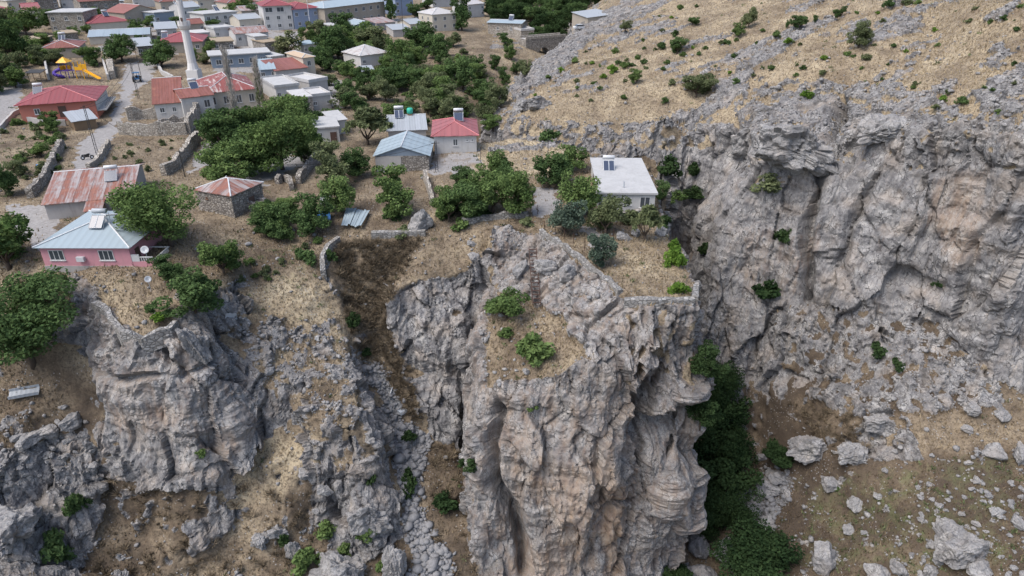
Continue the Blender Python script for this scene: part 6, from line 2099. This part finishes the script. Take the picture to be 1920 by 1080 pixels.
for k in range(26):
    boulder(sm.uniform(10, 180), sm.uniform(770, 880), sm.uniform(9, 22), sm.uniform(8, 16), 'small pale stone on the left slope by the corner rock', 'stones on the left slope')

# ------------------------------------------------------------------ loose stones, scree, dry grass, scrub
def scatter(weights, n, seed):
    r = np.random.RandomState(seed)
    tri = TV[TT]
    area = np.linalg.norm(np.cross(tri[:, 1] - tri[:, 0], tri[:, 2] - tri[:, 0]), axis=1) * .5
    w = weights[TT].mean(1) * area
    w = w / w.sum()
    k = r.choice(len(TT), n, p=w)
    a, b = r.uniform(size=(2, n))
    f = a + b > 1
    a[f], b[f] = 1 - a[f], 1 - b[f]
    P = tri[k, 0] + (tri[k, 1] - tri[k, 0]) * a[:, None] + (tri[k, 2] - tri[k, 0]) * b[:, None]
    return P, TT[k, 0], r
infr = ((px > -40) & (px < 1960) & (py > -20) & (py < 1110)).astype(np.float32)
gentle = smooth(N0[:, 2], .45, .75)
bmi = bmesh.new()
bmesh.ops.create_icosphere(bmi, subdivisions=1, radius=.5)
ICO_V = np.array([v.co[:] for v in bmi.verts])
ICO_F = np.array([[v.index for v in f.verts] for f in bmi.faces])
bmi.free()
def stone_field(name, label, P, size, r, mat, sink=.1):
    n = len(P)
    jit = 1 + r.uniform(-.28, .28, size=(n, len(ICO_V)))
    V = ICO_V[None] * jit[:, :, None] * (size[:, None] * r.uniform(.6, 1.3, size=(n, 3)))[:, None, :]
    t = r.uniform(0, 6.28, n)
    c, s = np.cos(t)[:, None], np.sin(t)[:, None]
    x, y = V[..., 0] * c - V[..., 1] * s, V[..., 0] * s + V[..., 1] * c
    V = np.stack([x, y, V[..., 2] * .75], -1) + P[:, None, :] + np.array([0, 0, 1])[None, None] * (size * (.3 - sink))[:, None, None]
    F = (ICO_F[None] + (np.arange(n) * len(ICO_V))[:, None, None]).reshape(-1, 3)
    me = np_mesh(name, V.reshape(-1, 3), F)
    me.materials.append(M[mat])
    o = bpy.data.objects.new(name, me)
    COL.objects.link(o)
    return tag(o, label, name.split('_')[-1], kind='stuff')
W_ = np.clip(ROCK * (1 - ROCK) * 3 + ROCK * .35 * hill + .04, 0, 1) * gentle * infr * (1 - ATT['road']) * np.where((px < 900) & (py < 430), .12, 1) * (1 - .75 * (in_poly(px, py, [(1150,440),(1300,440),(1310,560),(1160,560)])))
W_ = W_ * np.clip((130 / dep) ** 2, .25, 4)
P, ki, r = scatter(W_, 11000, 5)
stone_field('loose_stones', 'loose limestone pieces strewn over the slopes', P, np.clip(r.lognormal(-1.15, .45, len(P)), .12, 1.0), r, 'boulder')
P, ki, r = scatter(np.clip(blur(ATT['scree'], 4) * 1.1, 0, 1) * gentle * infr, 4000, 6)
stone_field('scree_stones', 'pale broken stones of the scree chute in the gully', P, np.clip(r.lognormal(-1.15, .6, len(P)), .12, 1.6), r, 'scree')

def blades(P, hgt, wid, lean, tone, r):
    n = len(P)
    t = r.uniform(0, 6.28, n)
    d = np.stack([np.cos(t), np.sin(t), np.zeros(n)], 1)
    l = r.normal(size=(n, 3)) * lean
    l[:, 2] = 1
    V = np.stack([P - d * (wid / 2)[:, None], P + d * (wid / 2)[:, None], P + l * hgt[:, None]], 1).reshape(-1, 3)
    return V, np.arange(n * 3).reshape(-1, 3), np.repeat(tone, 3)
gw = (1 - ROCK) * gentle * infr * (1 - ATT['road']) * (ATT['scree'] < .4) * np.clip((110 / dep) ** 2, .15, 4)
gw = gw * np.where((px < 900) & (py < 430), .35, 1)
P, ki, r = scatter(gw, 90000, 7)
tn = np.clip(ATT['straw'][ki] * .9 + r.uniform(-.25, .25, len(P)), 0, 1)
V, F, tone = blades(P - np.array([0, 0, .05]), r.uniform(.22, .60, len(P)), r.uniform(.10, .26, len(P)), .35, tn, r)
o = bpy.data.objects.new('dry_grass', cloud_mesh('dry_grass', V, F, tone, M['straw']))
COL.objects.link(o)
tag(o, 'dry straw coloured grass on the slopes and meadow', 'grass', kind='stuff')
# brown scrub in the gully and below the cliffs
sw = gentle * 0 + (in_poly(px, py, [(620,460),(790,450),(740,540),(725,620),(770,700),(790,800),(740,760),(690,690),(650,600)]) * 1.0)
sw = sw + .35 * in_poly(px, py, [(1480,760),(1640,780),(1680,860),(1560,860)]) + .12 * in_poly(px, py, [(200,900),(600,900),(600,1080),(180,1080)]) + .12 * in_poly(px, py, [(800,830),(890,850),(890,1080),(820,1080)])
sw = sw * (1 - ROCK) * (ATT['scree'] < .4)
C, ki, r = scatter(sw, 900, 8)
Vs, Fs, Ts = [], [], []
for c in C:
    n = 46
    d = r.normal(size=(n, 3)); d[:, 2] = np.abs(d[:, 2]) + .25
    d /= np.linalg.norm(d, axis=1)[:, None]
    R = r.uniform(.5, 1.6)
    b = c + d * R * r.uniform(.0, .45, n)[:, None]
    e = c + d * R * r.uniform(.6, 1.0, n)[:, None]
    s = np.cross(d, r.normal(size=(n, 3))); s /= np.linalg.norm(s, axis=1)[:, None]
    V = np.stack([b - s * .05, b + s * .05, e], 1).reshape(-1, 3)
    Fs.append(np.arange(n * 3).reshape(-1, 3) + len(Vs) * n * 3)
    Vs.append(V)
    Ts.append(np.repeat(np.clip(r.uniform(0, 1) * .6 + r.uniform(0, .4, n), 0, 1), 3))
o = bpy.data.objects.new('dry_scrub', cloud_mesh('dry_scrub', np.concatenate(Vs), np.concatenate(Fs), np.concatenate(Ts), M['twig_brown']))
COL.objects.link(o)
tag(o, 'brown leafless scrub covering the gully head', 'scrub', kind='stuff')
# green weeds
ww = (ATT['green'] * 1.0 + .05) * (1 - ROCK) * gentle * infr * (1 - ATT['road']) * (ATT['scree'] < .4) * np.clip((110 / dep) ** 2, .15, 4)
C, ki, r = scatter(ww, 900, 9)
P = np.repeat(C, 12, 0) + r.normal(size=(len(C) * 12, 3)) * np.array([.22, .22, .06])
V, F, tone = blades(P, r.uniform(.15, .45, len(P)), r.uniform(.12, .3, len(P)), .5, np.repeat(r.uniform(0, 1, len(C)), 12), r)
o = bpy.data.objects.new('green_weeds', cloud_mesh('green_weeds', V, F, tone, M['leaf_olive']))
COL.objects.link(o)
tag(o, 'tufts of green weeds among the dry grass', 'weeds', kind='stuff')

# ------------------------------------------------------------------ labels that single out look-alikes by their place
ORD = 'first second third fourth fifth sixth seventh eighth ninth tenth eleventh twelfth thirteenth fourteenth fifteenth sixteenth seventeenth eighteenth nineteenth twentieth twenty-first twenty-second twenty-third twenty-fourth twenty-fifth twenty-sixth twenty-seventh twenty-eighth twenty-ninth thirtieth thirty-first thirty-second thirty-third thirty-fourth thirty-fifth thirty-sixth thirty-seventh thirty-eighth thirty-ninth'.split()
same = {}
for o in COL.objects:
    if o.parent is None and 'label' in o.keys() and 'group' in o.keys():
        same.setdefault(o['label'], []).append(o)
for lb, os_ in same.items():
    if 1 < len(os_) <= 39:
        canyon = 'canyon bottom' in lb
        pr = lambda o: proj(np.array(o.location))
        os_.sort(key=(lambda o: float(pr(o)[1])) if canyon else (lambda o: float(pr(o)[0])))
        for k, o in enumerate(os_):
            o['label'] = lb + ', ' + ORD[k] + (' from the top' if canyon else ' from the left')
print('done', time.time() - T0)
